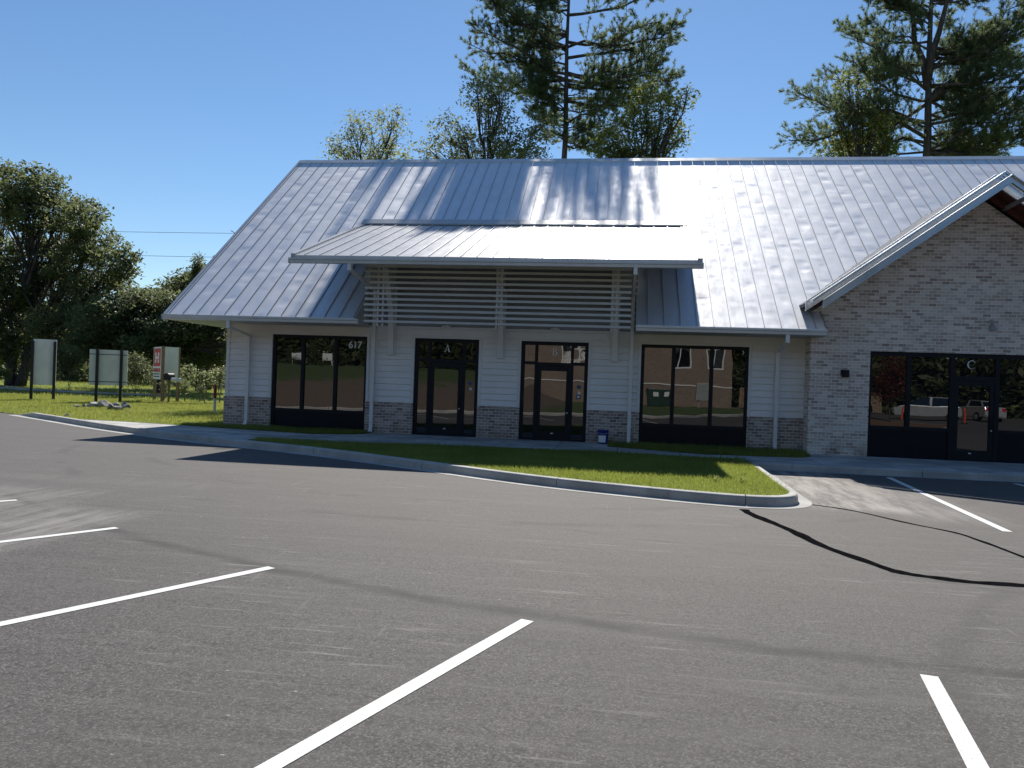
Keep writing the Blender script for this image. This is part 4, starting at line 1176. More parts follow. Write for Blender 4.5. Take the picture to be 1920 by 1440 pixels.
pine(1745, 52., at(1745, -70, 52).z, pine_limbs(spec2, 1745, 52.), 'broad forked pine behind the right end of the roof', 23, .46, forks=[(at(1745, 165, 52).z, -1.7, .3, at(1710, -60, 52).z), (at(1745, 150, 52).z, 1.3, -.4, at(1790, -60, 52).z), (at(1745, 190, 52).z, 5.0, .5, at(1880, 60, 52).z)], needles=18)
# deciduous trees behind the roof
crown_tree('broadleaf_tree', (at(690, 300, 43).x, 43, .1), px_lobes(43, [(640, 275, 28, 26), (672, 232, 24, 26), (700, 262, 30, 28), (735, 225, 26, 24), (745, 262, 24, 26), (665, 300, 50, 20), (725, 300, 50, 20), (690, 340, 60, 30)], .8), 'small thin leafed tree peeking over the left half of the ridge', 31, 'leaf_pale', 'bark', 320, 14, (.22, .24, .18), .115, .14, fork_z=12.2, fill=.85)
crown_tree('broadleaf_tree', (at(920, 300, 42).x, 42, .1), px_lobes(42, [(805, 280, 28, 22), (840, 240, 30, 30), (870, 270, 34, 30), (895, 180, 34, 30), (935, 165, 36, 30), (925, 215, 40, 30), (960, 250, 34, 30), (1000, 270, 36, 32), (900, 285, 60, 26), (975, 300, 60, 22), (1020, 235, 26, 24), (870, 340, 70, 30)], 1.0), 'airy leafy tree growing against the left side of the tall pine', 37, 'leaf_pale', 'bark', 620, 14, (.22, .24, .18), .115, .16, fork_z=11.8, fill=.85)
crown_tree('broadleaf_tree', (at(1200, 300, 43).x, 43, .1), px_lobes(43, [(1170, 275, 30, 22), (1215, 240, 26, 22), (1240, 200, 22, 18), (1288, 178, 12, 12), (1270, 200, 14, 10), (1235, 268, 24, 24), (1190, 205, 20, 18), (1150, 292, 34, 16), (1215, 300, 50, 16), (1180, 345, 70, 30), (1262, 232, 16, 16), (1140, 250, 20, 16), (1275, 258, 12, 18), (1205, 172, 16, 12), (1175, 235, 18, 14), (1225, 160, 12, 10)], 1.), 'yellow green broadleaf tree under the right side of the tall pine', 41, 'leaf_yellow', 'bark', 720, 15, (.26, .3, .22), .12, .16, fork_z=11.8, fill=.8)
crown_tree('broadleaf_tree', (at(1617, 300, 51).x, 51, .1), px_lobes(51, [(1590, 152, 18, 14), (1625, 172, 20, 18), (1600, 208, 24, 18), (1642, 238, 24, 20), (1572, 262, 26, 18), (1620, 288, 50, 16), (1552, 292, 20, 12), (1662, 272, 18, 22), (1610, 340, 70, 30), (1642, 142, 14, 12), (1580, 225, 16, 14), (1660, 200, 14, 14), (1605, 255, 20, 16), (1570, 185, 12, 10)], 1.), 'bushy green tree tangled in the left limbs of the forked pine', 43, 'leaf_yellow', 'bark', 560, 15, (.28, .3, .22), .135, .16, fork_z=13.5, fill=.8)

# the wooded edge on the left
big = px_lobes(52, [(20, 350, 55, 40), (70, 345, 40, 36), (-30, 370, 60, 50), (55, 400, 40, 36), (100, 395, 36, 30), (125, 385, 22, 24), (150, 415, 36, 30), (175, 400, 22, 20), (110, 445, 50, 32), (180, 455, 40, 32), (-20, 470, 50, 34),
                     (215, 490, 34, 34), (150, 500, 56, 40), (70, 490, 50, 40), (235, 495, 18, 26), (20, 530, 50, 44), (100, 555, 60, 44), (180, 545, 50, 34), (225, 525, 22, 22), (40, 600, 60, 40), (120, 615, 60, 40), (-30, 560, 60, 60), (170, 600, 40, 30), (-40, 640, 60, 40), (60, 660, 50, 26), (130, 665, 40, 24)], 2.4)
crown_tree('oak_tree', (at(30, 700, 52).x, 52, .1), big, 'huge dark spreading oak at the left edge of the photo', 51, 'leaf_oak', 'bark', 2700, 17, (.30, .30, .18), .19, .38, fork_z=3.2, fill=.8, stems=3)
b2 = px_lobes(49, [(200, 600, 46, 40), (250, 585, 50, 36), (305, 590, 50, 36), (350, 610, 44, 36), (400, 610, 36, 40), (225, 640, 50, 40), (290, 640, 60, 40), (360, 650, 50, 36), (415, 650, 30, 36), (180, 640, 36, 40), (440, 600, 40, 40), (470, 640, 40, 50), (330, 575, 36, 22), (270, 565, 30, 20)], 1.8)
crown_tree('broadleaf_tree', (at(300, 715, 49).x, 49, .1), b2, 'wide drooping grey green tree behind the signs', 57, 'leaf_mid', 'bark', 1700, 26, (.33, .35, .22), .16, .26, fork_z=2.4, fill=.65)
b3 = px_lobes(62, [(350, 545, 40, 30), (375, 520, 24, 18), (325, 555, 30, 24), (400, 540, 36, 30), (440, 530, 50, 36), (380, 580, 70, 36), (490, 540, 50, 50), (285, 560, 34, 14)], 1.5)
crown_tree('broadleaf_tree', (at(390, 715, 62).x, 62, .1), b3, 'dark rounded tree showing just left of the roof corner', 61, 'leaf_oak', 'bark', 800, 30, (.4, .45, .3), .2, .26, fork_z=3, fill=.6)
b4 = px_lobes(58, [(371, 495, 4, 12), (371, 508, 8, 10), (371, 525, 12, 14), (371, 550, 18, 20), (371, 580, 24, 24)], .3)
crown_tree('cedar_tree', (at(371, 715, 58).x, 58, .1), b4, 'pointed cedar top poking up beside the roof corner', 67, 'leaf_oak', 'bark2', 260, 30, (.22, .22, .25), .13, .2, fork_z=9, fill=.6)
# deeper wood behind them
lob = []
rr_ = random.Random(9)
for x in range(-90, 2, 5):
    for k in range(4):
        lob.append(((x + rr_.uniform(-2, 2) - 8, 66 + rr_.uniform(-4, 6) + k * 3 - .25 * x, rr_.uniform(.8, 2.2) + 1.5 * k), (3.6, 3.0, 3.0)))
P_ = []
for c, rad in lob:
    for q in range(70):
        d = Vector((rr_.gauss(0, 1), rr_.gauss(0, 1), rr_.gauss(0, 1))).normalized() * rr_.random() ** .4
        P_.append((c[0] + d.x * rad[0], c[1] + d.y * rad[1], max(.1, c[2] + d.z * rad[2])))
V = leaf_quads(np.array(P_), 18, (.5, .5, .4), .26)
tag(array_mesh('far_woods', V, np.arange(len(V)).reshape(-1, 4), M['leaf_oak']), kind='stuff')

# saplings and shrubs in front of the wood
def sapling(px, y, top, base, items, label, seed, mat, ncl, leaves, size, spread=(.09, .09, .08), name='sapling', cat='sapling', group=None):
    z0 = .13
    b = at(px, base, y)
    return crown_tree(name, (b.x, y, z0), px_lobes(y, items, .25), label, seed, mat, 'bark2', ncl, leaves, spread, size, .03, cat, group, fork_z=z0 + .3, fill=.8)
sapling(255, 40, 665, 740, [(250, 690, 24, 20), (270, 705, 16, 18), (240, 705, 14, 18), (258, 675, 12, 10)], 'small round pale tree between the two plain signs', 71, 'leaf_mid', 150, 20, .08, (.16, .16, .14))
sapling(385, 36, 690, 735, [(365, 693, 8, 6), (378, 704, 12, 7), (398, 698, 10, 6), (388, 714, 10, 8), (356, 690, 5, 3)], 'bright broad leafed sapling left of the red tipped marker', 73, 'leaf_pale', 30, 9, .12)
sapling(412, 37, 693, 735, [(410, 708, 7, 9), (414, 698, 5, 7), (410, 720, 6, 7)], 'thin dark sapling beside the leaning stake', 74, 'leaf_mid', 30, 12, .08)
sapling(308, 37, 712, 735, [(309, 727, 6, 8), (310, 720, 5, 6)], 'dark upright shrub under the mailbox', 75, 'leaf_oak', 30, 14, .06, name='shrub', cat='shrub')
sapling(347, 37, 718, 737, [(347, 729, 7, 7), (348, 720, 4, 6)], 'dark round shrub right of the wooden sign posts', 76, 'leaf_oak', 30, 14, .06, name='shrub', cat='shrub')
sapling(375, 38, 720, 735, [(376, 730, 7, 5)], 'low dark shrub at the foot of the bright sapling', 77, 'leaf_oak', 26, 14, .06, name='shrub', cat='shrub')
sapling(10, 46, 688, 715, [(8, 698, 10, 8), (-6, 702, 10, 8)], 'yellow green shrub at the left edge under the oak', 78, 'leaf_yellow', 40, 14, .1, (.15, .15, .12), name='shrub', cat='shrub')
sapling(130, 44, 655, 720, [(128, 665, 20, 14), (118, 690, 16, 12), (140, 680, 10, 10)], 'pale leafy young tree behind the tall plain sign', 79, 'leaf_mid', 90, 18, .1, (.2, .2, .15))
wd = random.Random(3)
for px, py, lab in ((1340, 902, 'tiny bright weed in the island turf near the shadow corner'), (1390, 905, 'star shaped weed near the tip of the grass island'), (1365, 868, 'white flowered weed at the back corner of the island')):
    d = (Vector(at(px, py, 1.)) - Vector((0, 0, CAMZ))); t = (.145 - CAMZ) / d.z; p = Vector((0, 0, CAMZ)) + d * t
    mb = MB()
    for q in range(11):
        a = wd.uniform(0, 6.28); l = wd.uniform(.05, .11); up = wd.uniform(.03, .14); n = Vector((-math.sin(a), math.cos(a), 0)) * .014
        e = p + Vector((math.cos(a) * l, math.sin(a) * l, up)); m_ = p.lerp(e, .55) + Vector((0, 0, .02))
        mb.face([p, m_ + n, e, m_ - n])
    tag(mb.build('weed', M['leaf_pale'] if '868' in str(py) else M['leaf_yellow'], None, tuple(p)), lab, 'weed')
for px, py, hh, lab in ((1313, 868, .22, 'first tall grass stalk at the back edge of the island'), (1352, 864, .33, 'tallest grass stalk at the back edge of the island'), (1380, 866, .28, 'leaning grass stalk nearest the island back corner')):
    d = (Vector(at(px, py, 1.)) - Vector((0, 0, CAMZ))); t = (.145 - CAMZ) / d.z; p = Vector((0, 0, CAMZ)) + d * t
    mb = MB()
    for q in range(5):
        a = wd.uniform(0, 6.28); n = Vector((-math.sin(a), math.cos(a), 0)) * .007
        h_ = hh * wd.uniform(.6, 1); e = p + Vector((math.cos(a) * .09, math.sin(a) * .09, h_)); m_ = p + Vector((math.cos(a) * .025, math.sin(a) * .025, h_ * .6))
        mb.face([p - n, p + n, m_ + n * .7, m_ - n * .7]); mb.face([m_ - n * .7, m_ + n * .7, e])
    tag(mb.build('grass_stalk', M['grass'], None, tuple(p)), lab, 'weed')

# ------------------------------------------------------------------ signs, marker, rocks, bucket, wires
def ground_at(px, py, z=.1):
    d = (Vector(at(px, py, 1.)) - Vector((0, 0, CAMZ))); t = (z - CAMZ) / d.z
    return Vector((0, 0, CAMZ)) + d * t
def zt(px, py, y): return at(px, py, y).z
# 1: tall white panel seen from behind
a = Vector((-27.0, 32.75, .1)); b = Vector((-26.35, 33.35, .1))
a = at(60, 700, 32.7); b = at(102, 700, 33.2)
def sign(a, b, ztop, zbot, ov0, ov1, posts_top, label, panel_mat, post_mat, pw=.12, rails=False, boards=True):
    a = Vector((a.x, a.y, .08)); b = Vector((b.x, b.y, .08)); d = (b - a).normalized(); n = Vector((d.y, -d.x, 0))
    root = empty('sign', (a + b) / 2, label, 'sign')
    for p in (a, b): MB().bar(p + n * .08 - Vector((0, 0, .1)), Vector((p.x, p.y, posts_top)) + n * .08, pw, pw, d).build('post', M[post_mat], root)
    mb = MB(); c = Vector((0, 0, (ztop + zbot) / 2 - .08))
    mb.bar(a - d * ov0 + c - n * .02, b + d * ov1 + c - n * .02, .05, ztop - zbot)
    mb.build('panel', M[panel_mat], root)
    if rails:
        for z in (ztop - .22, zbot + .16):
            MB().bar(a - d * ov0 + Vector((0, 0, z - .08)) + n * .012, b + d * ov1 + Vector((0, 0, z - .08)) + n * .012, .014, .03).build('rail', M['navy'], root)
    return root
sign(a, b, zt(82, 636, 32.9), zt(82, 722, 32.9), -.02, .06, zt(82, 640, 32.9), 'tall narrow blank sign back on two black posts', 'board', 'blackpost')
a = at(182, 700, 32.6); b = at(227, 700, 33.1)
sign(a, b, zt(205, 656, 32.8), zt(205, 722.5, 32.8), .33, .26, zt(205, 655, 32.8) + .02, 'wide blank sign back with panel edges past its two black posts', 'board', 'blackpost', rails=True)
# 3: v shaped property sign on wooden posts
pa, pb, pc = at(291, 700, 37.2), at(305.5, 700, 35.6), at(334, 700, 36.4)
root = empty('sign', (pb.x, pb.y, .08), 'red and white property sign on wooden posts beside a mailbox', 'sign')
yb_ = 35.6
tz, bz = zt(305, 650, yb_), zt(305, 711.5, yb_)
for p in (pa, pb, pc): MB().bar((p.x, p.y, 0), (p.x, p.y, tz + .02), .12, .12, (0, 1, 0)).build('post', M['wood'], root)
def vpanel(p, q, name, out):
    d = (Vector((q.x, q.y, 0)) - Vector((p.x, p.y, 0))).normalized(); n = Vector((d.y, -d.x, 0)) * out
    m = Vector((0, 0, (tz + bz) / 2)); P0 = Vector((p.x, p.y, 0)) + d * .03 + n * .09; Q0 = Vector((q.x, q.y, 0)) - d * .08 + n * .09
    return MB().bar(P0 + m, Q0 + m, .03, tz - bz).build(name, M['letter'] if name == 'sign_face' else M['board'], root), P0, Q0, d, n
fo, P0, Q0, d, n = vpanel(pa, pb, 'sign_face', 1)
hgt = tz - bz; wid = (Q0 - P0).length; mid = (P0 + Q0) / 2; ang = math.atan2(d.y, d.x)
def onface(u0, u1, v0, v1, name, mat, e=.02):
    A = P0 + d * wid * u0 + n.normalized() * e; B = P0 + d * wid * u1 + n.normalized() * e
    return MB().bar(A + Vector((0, 0, bz + hgt * (v0 + v1) / 2)), B + Vector((0, 0, bz + hgt * (v0 + v1) / 2)), .006, hgt * (v1 - v0)).build(name, M[mat], fo)
onface(.06, .96, .40, .955, 'logo_field', 'red')
for u in (.25, .62): onface(u, u + .17, .72, .83, 'logo_mark', 'letter', .026); onface(u, u + .17, .51, .61, 'logo_mark', 'letter', .026)
onface(.25, .79, .625, .71, 'logo_mark', 'letter', .026)
text_mesh('sign_name', 'HARBOR', hgt * .16, .008, M['red'], fo, tuple(mid + n.normalized() * .024 + Vector((0, 0, bz + hgt * .275))), .008, wid * .93 / (hgt * .16 * 4.05), ang)
for v in (.145, .065):
    for k in range(9):
        u = .08 + k * .095; onface(u, u + (.08 if k % 4 else .05), v, v + .035, 'small_print', 'navy', .022)
onface(.04, .98, .115, .122, 'divider', 'board', .021)
vpanel(pb, pc, 'sign_back', 1)
# mailbox in front of the sign's right panel
mbx = at(317.5, 706, 35.2)
root = empty('mailbox', (mbx.x, mbx.y, .1), 'black mailbox with a pale newspaper tube in front of the property sign', 'mailbox')
w_, h_ = .26, .34; z0 = zt(318, 712.5, 35.2); 
prof = [(-w_ / 2 * 1.15, 0), (w_ / 2 * 1.15, 0)] + [(w_ / 2 * 1.15 * math.cos(R(t)), h_ * .62 + h_ * .38 * math.sin(R(t))) for t in range(0, 181, 20)]
mb = MB(); mb.prism_xz([(mbx.x + x, z0 + z) for x, z in prof], 34.95, 35.45); mb.build('box', M['black'], root)
MB().bar((mbx.x, 35.2, 0), (mbx.x, 35.2, z0), .08, .08, (0, 1, 0)).build('post', M['wood'], root)
MB().tube([(mbx.x + .2, 35.1, z0 + .02), (mbx.x + .68, 35.12, z0 + .0)], .1, 12).build('tube', M['white'], root, smooth=False)
# red tipped marker post and leaning stake
g = ground_at(402, 776, .13)
root = empty('marker_post', g, 'white marker post with a dark red tip on the lawn', 'marker post')
zz = zt(402.5, 722, g.y); zm = zt(402, 747, g.y)
MB().tube([(g.x, g.y, 0), (g.x, g.y, zm)], .05, 14).build('shaft', M['white'], root)
MB().tube([(g.x, g.y, zm), (g.x, g.y, zz - .03), (g.x, g.y, zz), (g.x, g.y, zz + .03)], [.058, .058, .05, .015], 14).build('cap', M['redcap'], root)
g = ground_at(413.5, 738, .13); t2 = at(422.8, 677, g.y)
tag(MB().tube([(g.x, g.y, 0), tuple(t2)], .035, 8).build('stake', M['letter'], None, tuple(g)), 'thin pale stake leaning beside the building corner', 'stake')
# rocks
rk = random.Random(4)
rocks = [(143, 763.5, .34, .14, 'small flat pale rock at the left end of the rock row'), (158, 764, .3, .17, 'dark grey rock second from the left in the row'), (174, 763, .62, .24, 'long grey rock at the middle left of the row'), (197, 764, .66, .36, 'tallest angular dark rock in the row'),
         (207, 768, .3, .24, 'upright dark rock in front of the tallest one'), (222, 770, .44, .24, 'bright white faced rock at the front of the row'), (234, 767, .46, .27, 'dark rock with a pale top near the right end'), (244, 772, .22, .10, 'little pale stone at the right end of the row'), (217, 764, .4, .24, 'grey rock behind the white faced one'), (126, 782, .26, .13, 'lone stone lying against the kerb at left')]
for px, py, w_, h_, lab in rocks:
    g = ground_at(px, py, .12)
    bm = bmesh.new(); bmesh.ops.create_icosphere(bm, subdivisions=2, radius=1)
    for v in bm.verts:
        v.co *= 1 + rk.uniform(-.2, .16)
    for _ in range(5):       # chip flat faces
        nn = Vector((rk.gauss(0, 1), rk.gauss(0, 1), rk.gauss(0, 1))).normalized(); dd = rk.uniform(.5, .8)
        for v in bm.verts:
            e = v.co.dot(nn) - dd
            if e > 0: v.co -= nn * e
    for v in bm.verts: v.co = Vector((v.co.x * w_ * .48, v.co.y * w_ * .38, v.co.z * h_ * .72 + h_ * .34))
    me = bpy.data.meshes.new('rock'); bm.to_mesh(me); bm.free(); me.materials.append(M['rock'])
    o = bpy.data.objects.new('rock', me); link(o, None, (g.x, g.y, .1)); o.rotation_euler.z = rk.uniform(0, 6)
    tag(o, lab, 'rock', 'rocks piled on the lawn')
# blue bucket by door B
g = ground_at(1130, 832, .135)
root = empty('bucket', g, 'blue plastic bucket with a white label beside door B', 'bucket')
mb = MB(); mb.tube([(g.x, g.y, .135), (g.x, g.y, .145), (g.x, g.y, .45), (g.x, g.y, .452), (g.x, g.y, .475), (g.x, g.y, .477), (g.x, g.y, .51), (g.x, g.y, .515), (g.x, g.y, .44)], [.125, .13, .148, .158, .158, .15, .152, .16, .14], 28)
mb.build('pail', M['bucket'], root, smooth=False)
n_ = 10; lb = MB()
for i in range(n_):
    t0, t1 = R(-150 + 95 * i / n_), R(-150 + 95 * (i + 1) / n_)
    q = lambda t, z, r_: (g.x + r_ * math.cos(t), g.y + r_ * math.sin(t), z)
    lb.face([q(t0, .18, .1345), q(t1, .18, .1345), q(t1, .37, .1455), q(t0, .37, .1455)])
lb.build('label', M['letter'], root)
MB().tube([(g.x + .16 * math.cos(R(t)), g.y + .02 - .02 * math.cos(R(t)), .46 - .12 * math.sin(R(t))) for t in range(180, 361, 15)] if False else [(g.x - .16, g.y, .46), (g.x - .12, g.y - .12, .43), (g.x, g.y - .17, .41), (g.x + .12, g.y - .12, .43), (g.x + .16, g.y, .46)], .004, 6).build('bail', M['galv'], root)
# power lines
for y_, p0, p1, lab in ((56, (120, 428), (560, 433), 'highest of the three wires beside the roof edge'), (56, (150, 472), (560, 479), 'middle of the three wires beside the roof edge'), (56, (130, 532), (560, 541), 'lowest of the three wires beside the roof edge')):
    A, B = at(*p0, y_), at(*p1, y_ + 2); d = B - A
    A2 = A - d * .9; B2 = B + d * 1.3; pts = []
    for i in range(25):
        t = i / 24; p = A2.lerp(B2, t); p.z -= .25 * math.sin(math.pi * t); pts.append(p)
    o = MB().tube(pts, .016, 5).build('power_line', M['wire'], None, tuple(A)); tag(o, lab, 'wire', 'power lines left of the building')
    if p0[1] == 428:
        c = at(437, 433, y_); MB().tube([(c.x - .18, c.y, c.z + .02), (c.x + .1, c.y, c.z - .12), (c.x + .16, c.y, c.z - .3)], .03, 6).build('clamp', M['wire'], o)

# ------------------------------------------------------------------ the other side of the lot (behind the viewer, seen mirrored in the glass)
BK = [(-60, 22), (-40, 14), (-20, 7.6), (-12.5, 4.7), (-7.4, 2.55), (-2.7, .45), (1.2, -1.0), (3.2, -3.2), (5.2, -6.8), (7.6, -9.4), (9.4, -14), (10, -20), (10.5, -45)]
BP = smooth_path(BK[::-1], 5)
kerb_run('kerb', BP, taper=False)
bb = [(p.x, p.y) for p in offset_path(BP, .15)]
def bank_z(x, y):
    s = max(0., min(1., (-x - 5) / 6)); d = max(0., (.4 - .42 * (x + 2.5)) - y) if x < 1 else max(0., -y - 1)
    return .15 + s * 2.5 * (1 - math.exp(-max(0, d - .5) / 7.5))
nx, ny = 60, 40
Vb = []; Fb = []
for j in range(ny + 1):
    for i in range(nx + 1):
        x = -60 + 70 * i / nx
        yk = np.interp(x, [p[0] for p in BK], [p[1] for p in BK])
        y = (yk - .15) + (-62 - yk) * (j / ny) ** 1.6
        Vb.append((x, y, bank_z(x, y) if j else .15))
for j in range(ny):
    for i in range(nx):
        a = j * (nx + 1) + i; Fb.append((a, a + nx + 1, a + nx + 2, a + 1))
def m_bank():
    k = NT('bank'); p = k.pos(); X, Y, Z = k.xyz(p); n = k.noise(p, .8, 5); f = k.noise(p, 18, 4)
    m = k.ramp(k.math('ADD', Z, k.math('MULTIPLY', n, 1.6)), 2.1, 2.5)
    m = k.math('MAXIMUM', m, k.ramp(X, -5.5, -3.5))
    g = k.mix(k.ramp(f, .3, .7), (.045, .075, .018), (.085, .12, .03)); b = k.mix(k.ramp(f, .3, .7), (.09, .065, .048), (.20, .15, .11))
    return k.set(k.mix(m, b, g), .95, 0, k.bump(f, .6, .05))
ob = array_mesh('grass_bank', Vb, Fb, m_bank(), smooth=True); tag(ob, kind='structure')

rs_ = random.Random(77)
for kk in range(14):
    x = -9 - kk * 2.3 + rs_.uniform(-.8, .8); y = -4 - rs_.uniform(0, 9) - kk * .1
    z = bank_z(x, y); h_ = rs_.uniform(.25, .7)
    crown_tree('shrub', (x, y, z), [((x, y, z + h_ * .6), (h_ * .8, h_ * .8, h_ * .5))], 'low shrub on the grass bank, mirrored in the left windows', 300 + kk, rs_.choice(('leaf_mid', 'leaf_oak', 'leaf_pale')), 'bark', 26, 16, (.12, .12, .1), .06, .02, 'shrub', 'shrubs on the mirrored bank', fork_z=z + .1)
for x, y in ((-25.6, -15), (-23.3, -15.6)):
    z = bank_z(x, y); t = empty('sign', (x, y, z), 'white board on two legs on the bank, mirrored in the left window', 'sign', 'boards on the mirrored bank')
    z -= .35
    MB().box(x - .38, x + .38, y - .02, y + .02, z + .7, z + 1.25).build('panel', M['letter'], t)
    for q in (-.34, .34): MB().box(x + q - .025, x + q + .025, y - .06, y - .021, z - .1, z + 1.28).build('post', M['letter'], t)
bld = empty('brick_building', (0, -26, .1), 'tan brick building with arched white windows, mirrored in the right hand glass', 'building')
bx0, bx1, by, bz1 = -9.5, 9.6, -25.5, 9.0
ARCH = [(5.2, 3.4, 6.6), (-4.4, 3.6, 6.8), (-1.2, 3.6, 6.8), (8.2, 3.4, 6.6)]
mb = MB()
xs_ = sorted([(c - .85, c + .85, a, b) for c, a, b in ARCH])
mb.box(bx0, bx1, by - 14, by - .3, 0, bz1)
px_ = bx0
for a, b, z0, z1 in xs_:
    mb.box(px_, a, by - .3, by, 0, bz1); mb.box(a, b, by - .3, by, 0, z0); mb.box(a, b, by - .3, by, z1, bz1); px_ = b
mb.box(px_, bx1, by - .3, by, 0, bz1)
mb.build('wall', M['tan_brick'], bld)
MB().hexa([(bx0 - .5, by - 14.5, bz1), (bx1 + .5, by - 14.5, bz1), (bx1 + .5, by + .6, bz1), (bx0 - .5, by + .6, bz1), (bx0 + 4, by - 9, bz1 + 3), (bx1 - 4, by - 9, bz1 + 3), (bx1 - 4, by - 6, bz1 + 3), (bx0 + 4, by - 6, bz1 + 3)]).build('roof', M['wood_soffit'], bld)
for a, b, z0, z1 in xs_:
    f = MB(); f.box(a, a + .1, by - .2, by + .02, z0, z1); f.box(b - .1, b, by - .2, by + .02, z0, z1); f.box(a + .1, b - .1, by - .2, by + .02, z0, z0 + .12); f.box(a + .1, b - .1, by - .2, by + .02, z1 - .5, z1)
    f.box((a + b) / 2 - .04, (a + b) / 2 + .04, by - .18, by, z0 + .12, z1 - .5); f.box(a + .1, b - .1, by - .18, by - .001, z0 + 1.7, z0 + 1.78)
    o = f.build('window', M['white'], bld); MB().box(a + .1, b - .1, by - .2, by - .15, z0 + .12, z1 - .5).build('pane', M['glass'], o)
mb = MB(); mb.box(bx0 - .02, bx1 + .02, by + .001, by + .05, 1.9, 2.0); mb.build('belt_course', M['trim'], bld)
t = empty('utility_cabinet', (3.6, by + 2, .1), 'dark green utility cabinet by the brick wall, mirrored in the window beside the corner', 'cabinet')
MB().box(2.6, 4.5, by + 1.2, by + 2.5, .15, 1.6).build('body', M['green_box'], t, bevel=.05); MB().box(2.5, 4.6, by + 1.1, by + 2.6, .0, .15).build('pad', M['kerb'], t)
for x in (2.9, 3.6): MB().box(x, x + .3, by + 2.501, by + 2.51, 1.0, 1.35).build('notice', M['letter'], t)
t = empty('meter_cabinet', (6.6, -22, .1), 'grey meter cabinet on legs, mirrored behind the window mullion', 'cabinet')
MB().box(6.2, 7.3, -22.3, -21.9, .8, 2.2).build('body', M['grey_box'], t, bevel=.03)
for x in (6.4, 7.1): MB().box(x - .04, x + .04, -22.15, -22.05, 0, .8).build('leg', M['grey_box'], t)
# right hand island with mulch, red leaved tree, lamp post
ISL = [(12.6, 4.6), (15.0, 1.8), (18.2, -2.6), (18.9, -6), (18.0, -11), (16.8, -14), (15.6, -14.6), (14.6, -13), (13.4, -6), (12.2, 0), (11.9, 3.2)]
ip = smooth_path(ISL + [ISL[0]], 5)
kerb_run('kerb', ip[::-1], taper=False)
sheet('mulch_bed', [(p.x, p.y) for p in ip], .13, M['mulch'])
crown_tree('red_leaf_tree', (17.0, -9.5, .1), [((17, -9.5, 2.4), (.9, .9, .8)), ((17.1, -9.4, 3.4), (.7, .7, .8)), ((16.8, -9.6, 1.8), (.7, .7, .4)), ((17.3, -9.6, 2.9), (.7, .7, .6))], 'small rust red tree mirrored in the glass left of door C', 91, 'leaf_red', 'bark', 160, 24, (.18, .18, .16), .08, .05, fork_z=1.0)
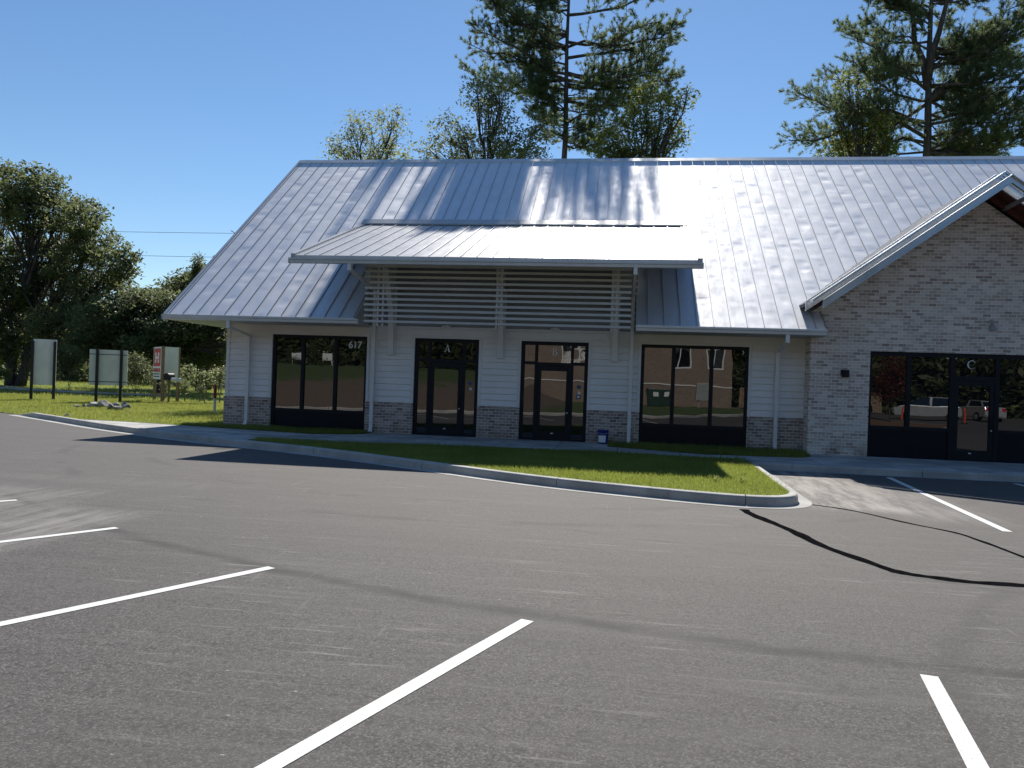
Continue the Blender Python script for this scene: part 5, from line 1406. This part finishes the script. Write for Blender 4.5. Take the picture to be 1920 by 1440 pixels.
# fence, woods and cars beyond
fn = empty('board_fence', (16, -30, .1), 'brown board fence mirrored in the left pane beside door C', 'fence')
mb = MB()
for i in range(62): mb.box(10.8 + i * .2, 10.985 + i * .2, -30, -29.97, .12, 2.0 + .03 * math.sin(i * .7))
mb.build('boards', M['fence'], fn)
mb = MB(); mb.box(10.8, 23.2, -30.06, -30.001, .5, .6); mb.box(10.8, 23.2, -30.06, -30.001, 1.5, 1.6); mb.build('rails', M['fence'], fn)
def car(x, y, rz_, label, paint, L=4.7, Wd=1.85, Hh=1.7):
    root = empty('parked_car', (0, 0, 0), label, 'car')
    h = .22
    prof = [(-L / 2, .45), (-L / 2 + .05, .3), (L / 2 - .1, .3), (L / 2, .5), (L / 2 - .03, .82), (L / 2 - .35, .98), (L / 2 - 1.15, 1.05), (-L / 2 + .1, 1.08), (-L / 2, .85)]
    b = MB(); n = len(prof)
    for s, k in ((-1, 1), (-.86, 1)):
        pass
    b.prism_xz(prof, -Wd / 2, Wd / 2); bo = b.build('body', M[paint], root, bevel=.06)
    cab = [(L / 2 - 1.2, 1.04), (L / 2 - 1.95, Hh - .05), (L / 2 - 2.4, Hh), (-L / 2 + .75, Hh), (-L / 2 + .15, 1.06)]
    b = MB(); nn = len(b.v)
    lo, hi = Wd / 2 - .06, Wd / 2 - .2
    pts0 = [(x_, -(lo if z_ < 1.2 else hi), z_) for x_, z_ in cab]; pts1 = [(x_, (lo if z_ < 1.2 else hi), z_) for x_, z_ in cab]
    b.face(pts0); b.face(pts1[::-1])
    for i in range(5): j = (i + 1) % 5; b.face([pts0[j], pts0[i], pts1[i], pts1[j]])
    b.build('cabin_glass', M['glass'], root)
    r_ = MB(); r_.box(-L / 2 + .72, L / 2 - 2.35, -hi - .02, hi + .02, Hh - .03, Hh + .04)
    for x_ in (-L / 2 + .78, -.15): 
        for s in (-1, 1): r_.bar((x_, s * (hi + .005), Hh), (x_ + (.05 if x_ > -1 else -.4), s * (lo + .005), 1.07), .05, .12, (1, 0, 0))
    r_.build('roof', M[paint], root)
    for sx_ in (L / 2 - .95, -L / 2 + .9):
        for s in (-1, 1):
            w = MB().tube([(sx_, s * (Wd / 2 - .2), .34), (sx_, s * (Wd / 2 + .01), .34)], .34, 20).build('wheel', M['tyre'], root)
            MB().tube([(sx_, s * (Wd / 2 + .011), .34), (sx_, s * (Wd / 2 + .025), .34)], .2, 14).build('rim', M['silver'], w)
    for s in (-1, 1):
        MB().box(L / 2 - .12, L / 2 - .02, s * .62 - .2, s * .62 + .2, .72, .86).build('headlight', M['letter'], root)
        MB().box(-L / 2 - .01, -L / 2 + .1, s * .72 - .12, s * .72 + .12, .75, 1.0).build('tail_light', M['red'], root)
    root.location = (x, y, 0); root.rotation_euler.z = rz_; LOC[root.name] = Vector((x, y, 0))
    return root
car(23.2, -20.0, R(200), 'silver car mirrored in the glass door C', 'silver')
car(27.4, -21.5, R(262), 'second silver car mirrored right of door C', 'silver', 4.4, 1.8, 1.5)
car(17.6, -23.5, R(185), 'black car mirrored in the panes left of door C', 'darkcar', 5.2, 1.95, 1.8)
for x, y, lab in ((19.6, -15.0, 'orange channelizer post mirrored left of door C'), (22.6, -12.0, 'orange channelizer post mirrored in door C')):
    t = empty('delineator', (x, y, 0), lab, 'traffic post')
    MB().tube([(x, y, .08), (x, y, .95), (x, y, 1.05)], [.06, .05, .02], 12).build('post', M['orange'], t); MB().tube([(x, y, 0), (x, y, .08)], [.2, .18], 14).build('base', M['tyre'], t)
rb = random.Random(21)
lob = []
for x in list(range(-60, -8, 5)) + list(range(12, 80, 5)):
    yb2 = -34 if x < 0 else -38
    for k in range(6): lob.append(((x + rb.uniform(-2, 2), yb2 - k * 1.6 + rb.uniform(-2, 2), 1.5 + 2.6 * k + rb.uniform(-1.2, 1.2)), (4, 3, 3.4)))
    lob.append(((x, yb2 - 12, 17 + rb.uniform(-1, 1)), (5, 3, 4)))
P_ = []
for c, rad in lob:
    for q in range(80):
        d = Vector((rb.gauss(0, 1), rb.gauss(0, 1), rb.gauss(0, 1))).normalized() * rb.random() ** .4
        P_.append((c[0] + d.x * rad[0], c[1] + d.y * rad[1], max(.1, c[2] + d.z * rad[2])))
V = leaf_quads(np.array(P_), 16, (.6, .6, .5), .5)
tag(array_mesh('far_woods', V, np.arange(len(V)).reshape(-1, 4), M['leaf_oak']), kind='stuff')
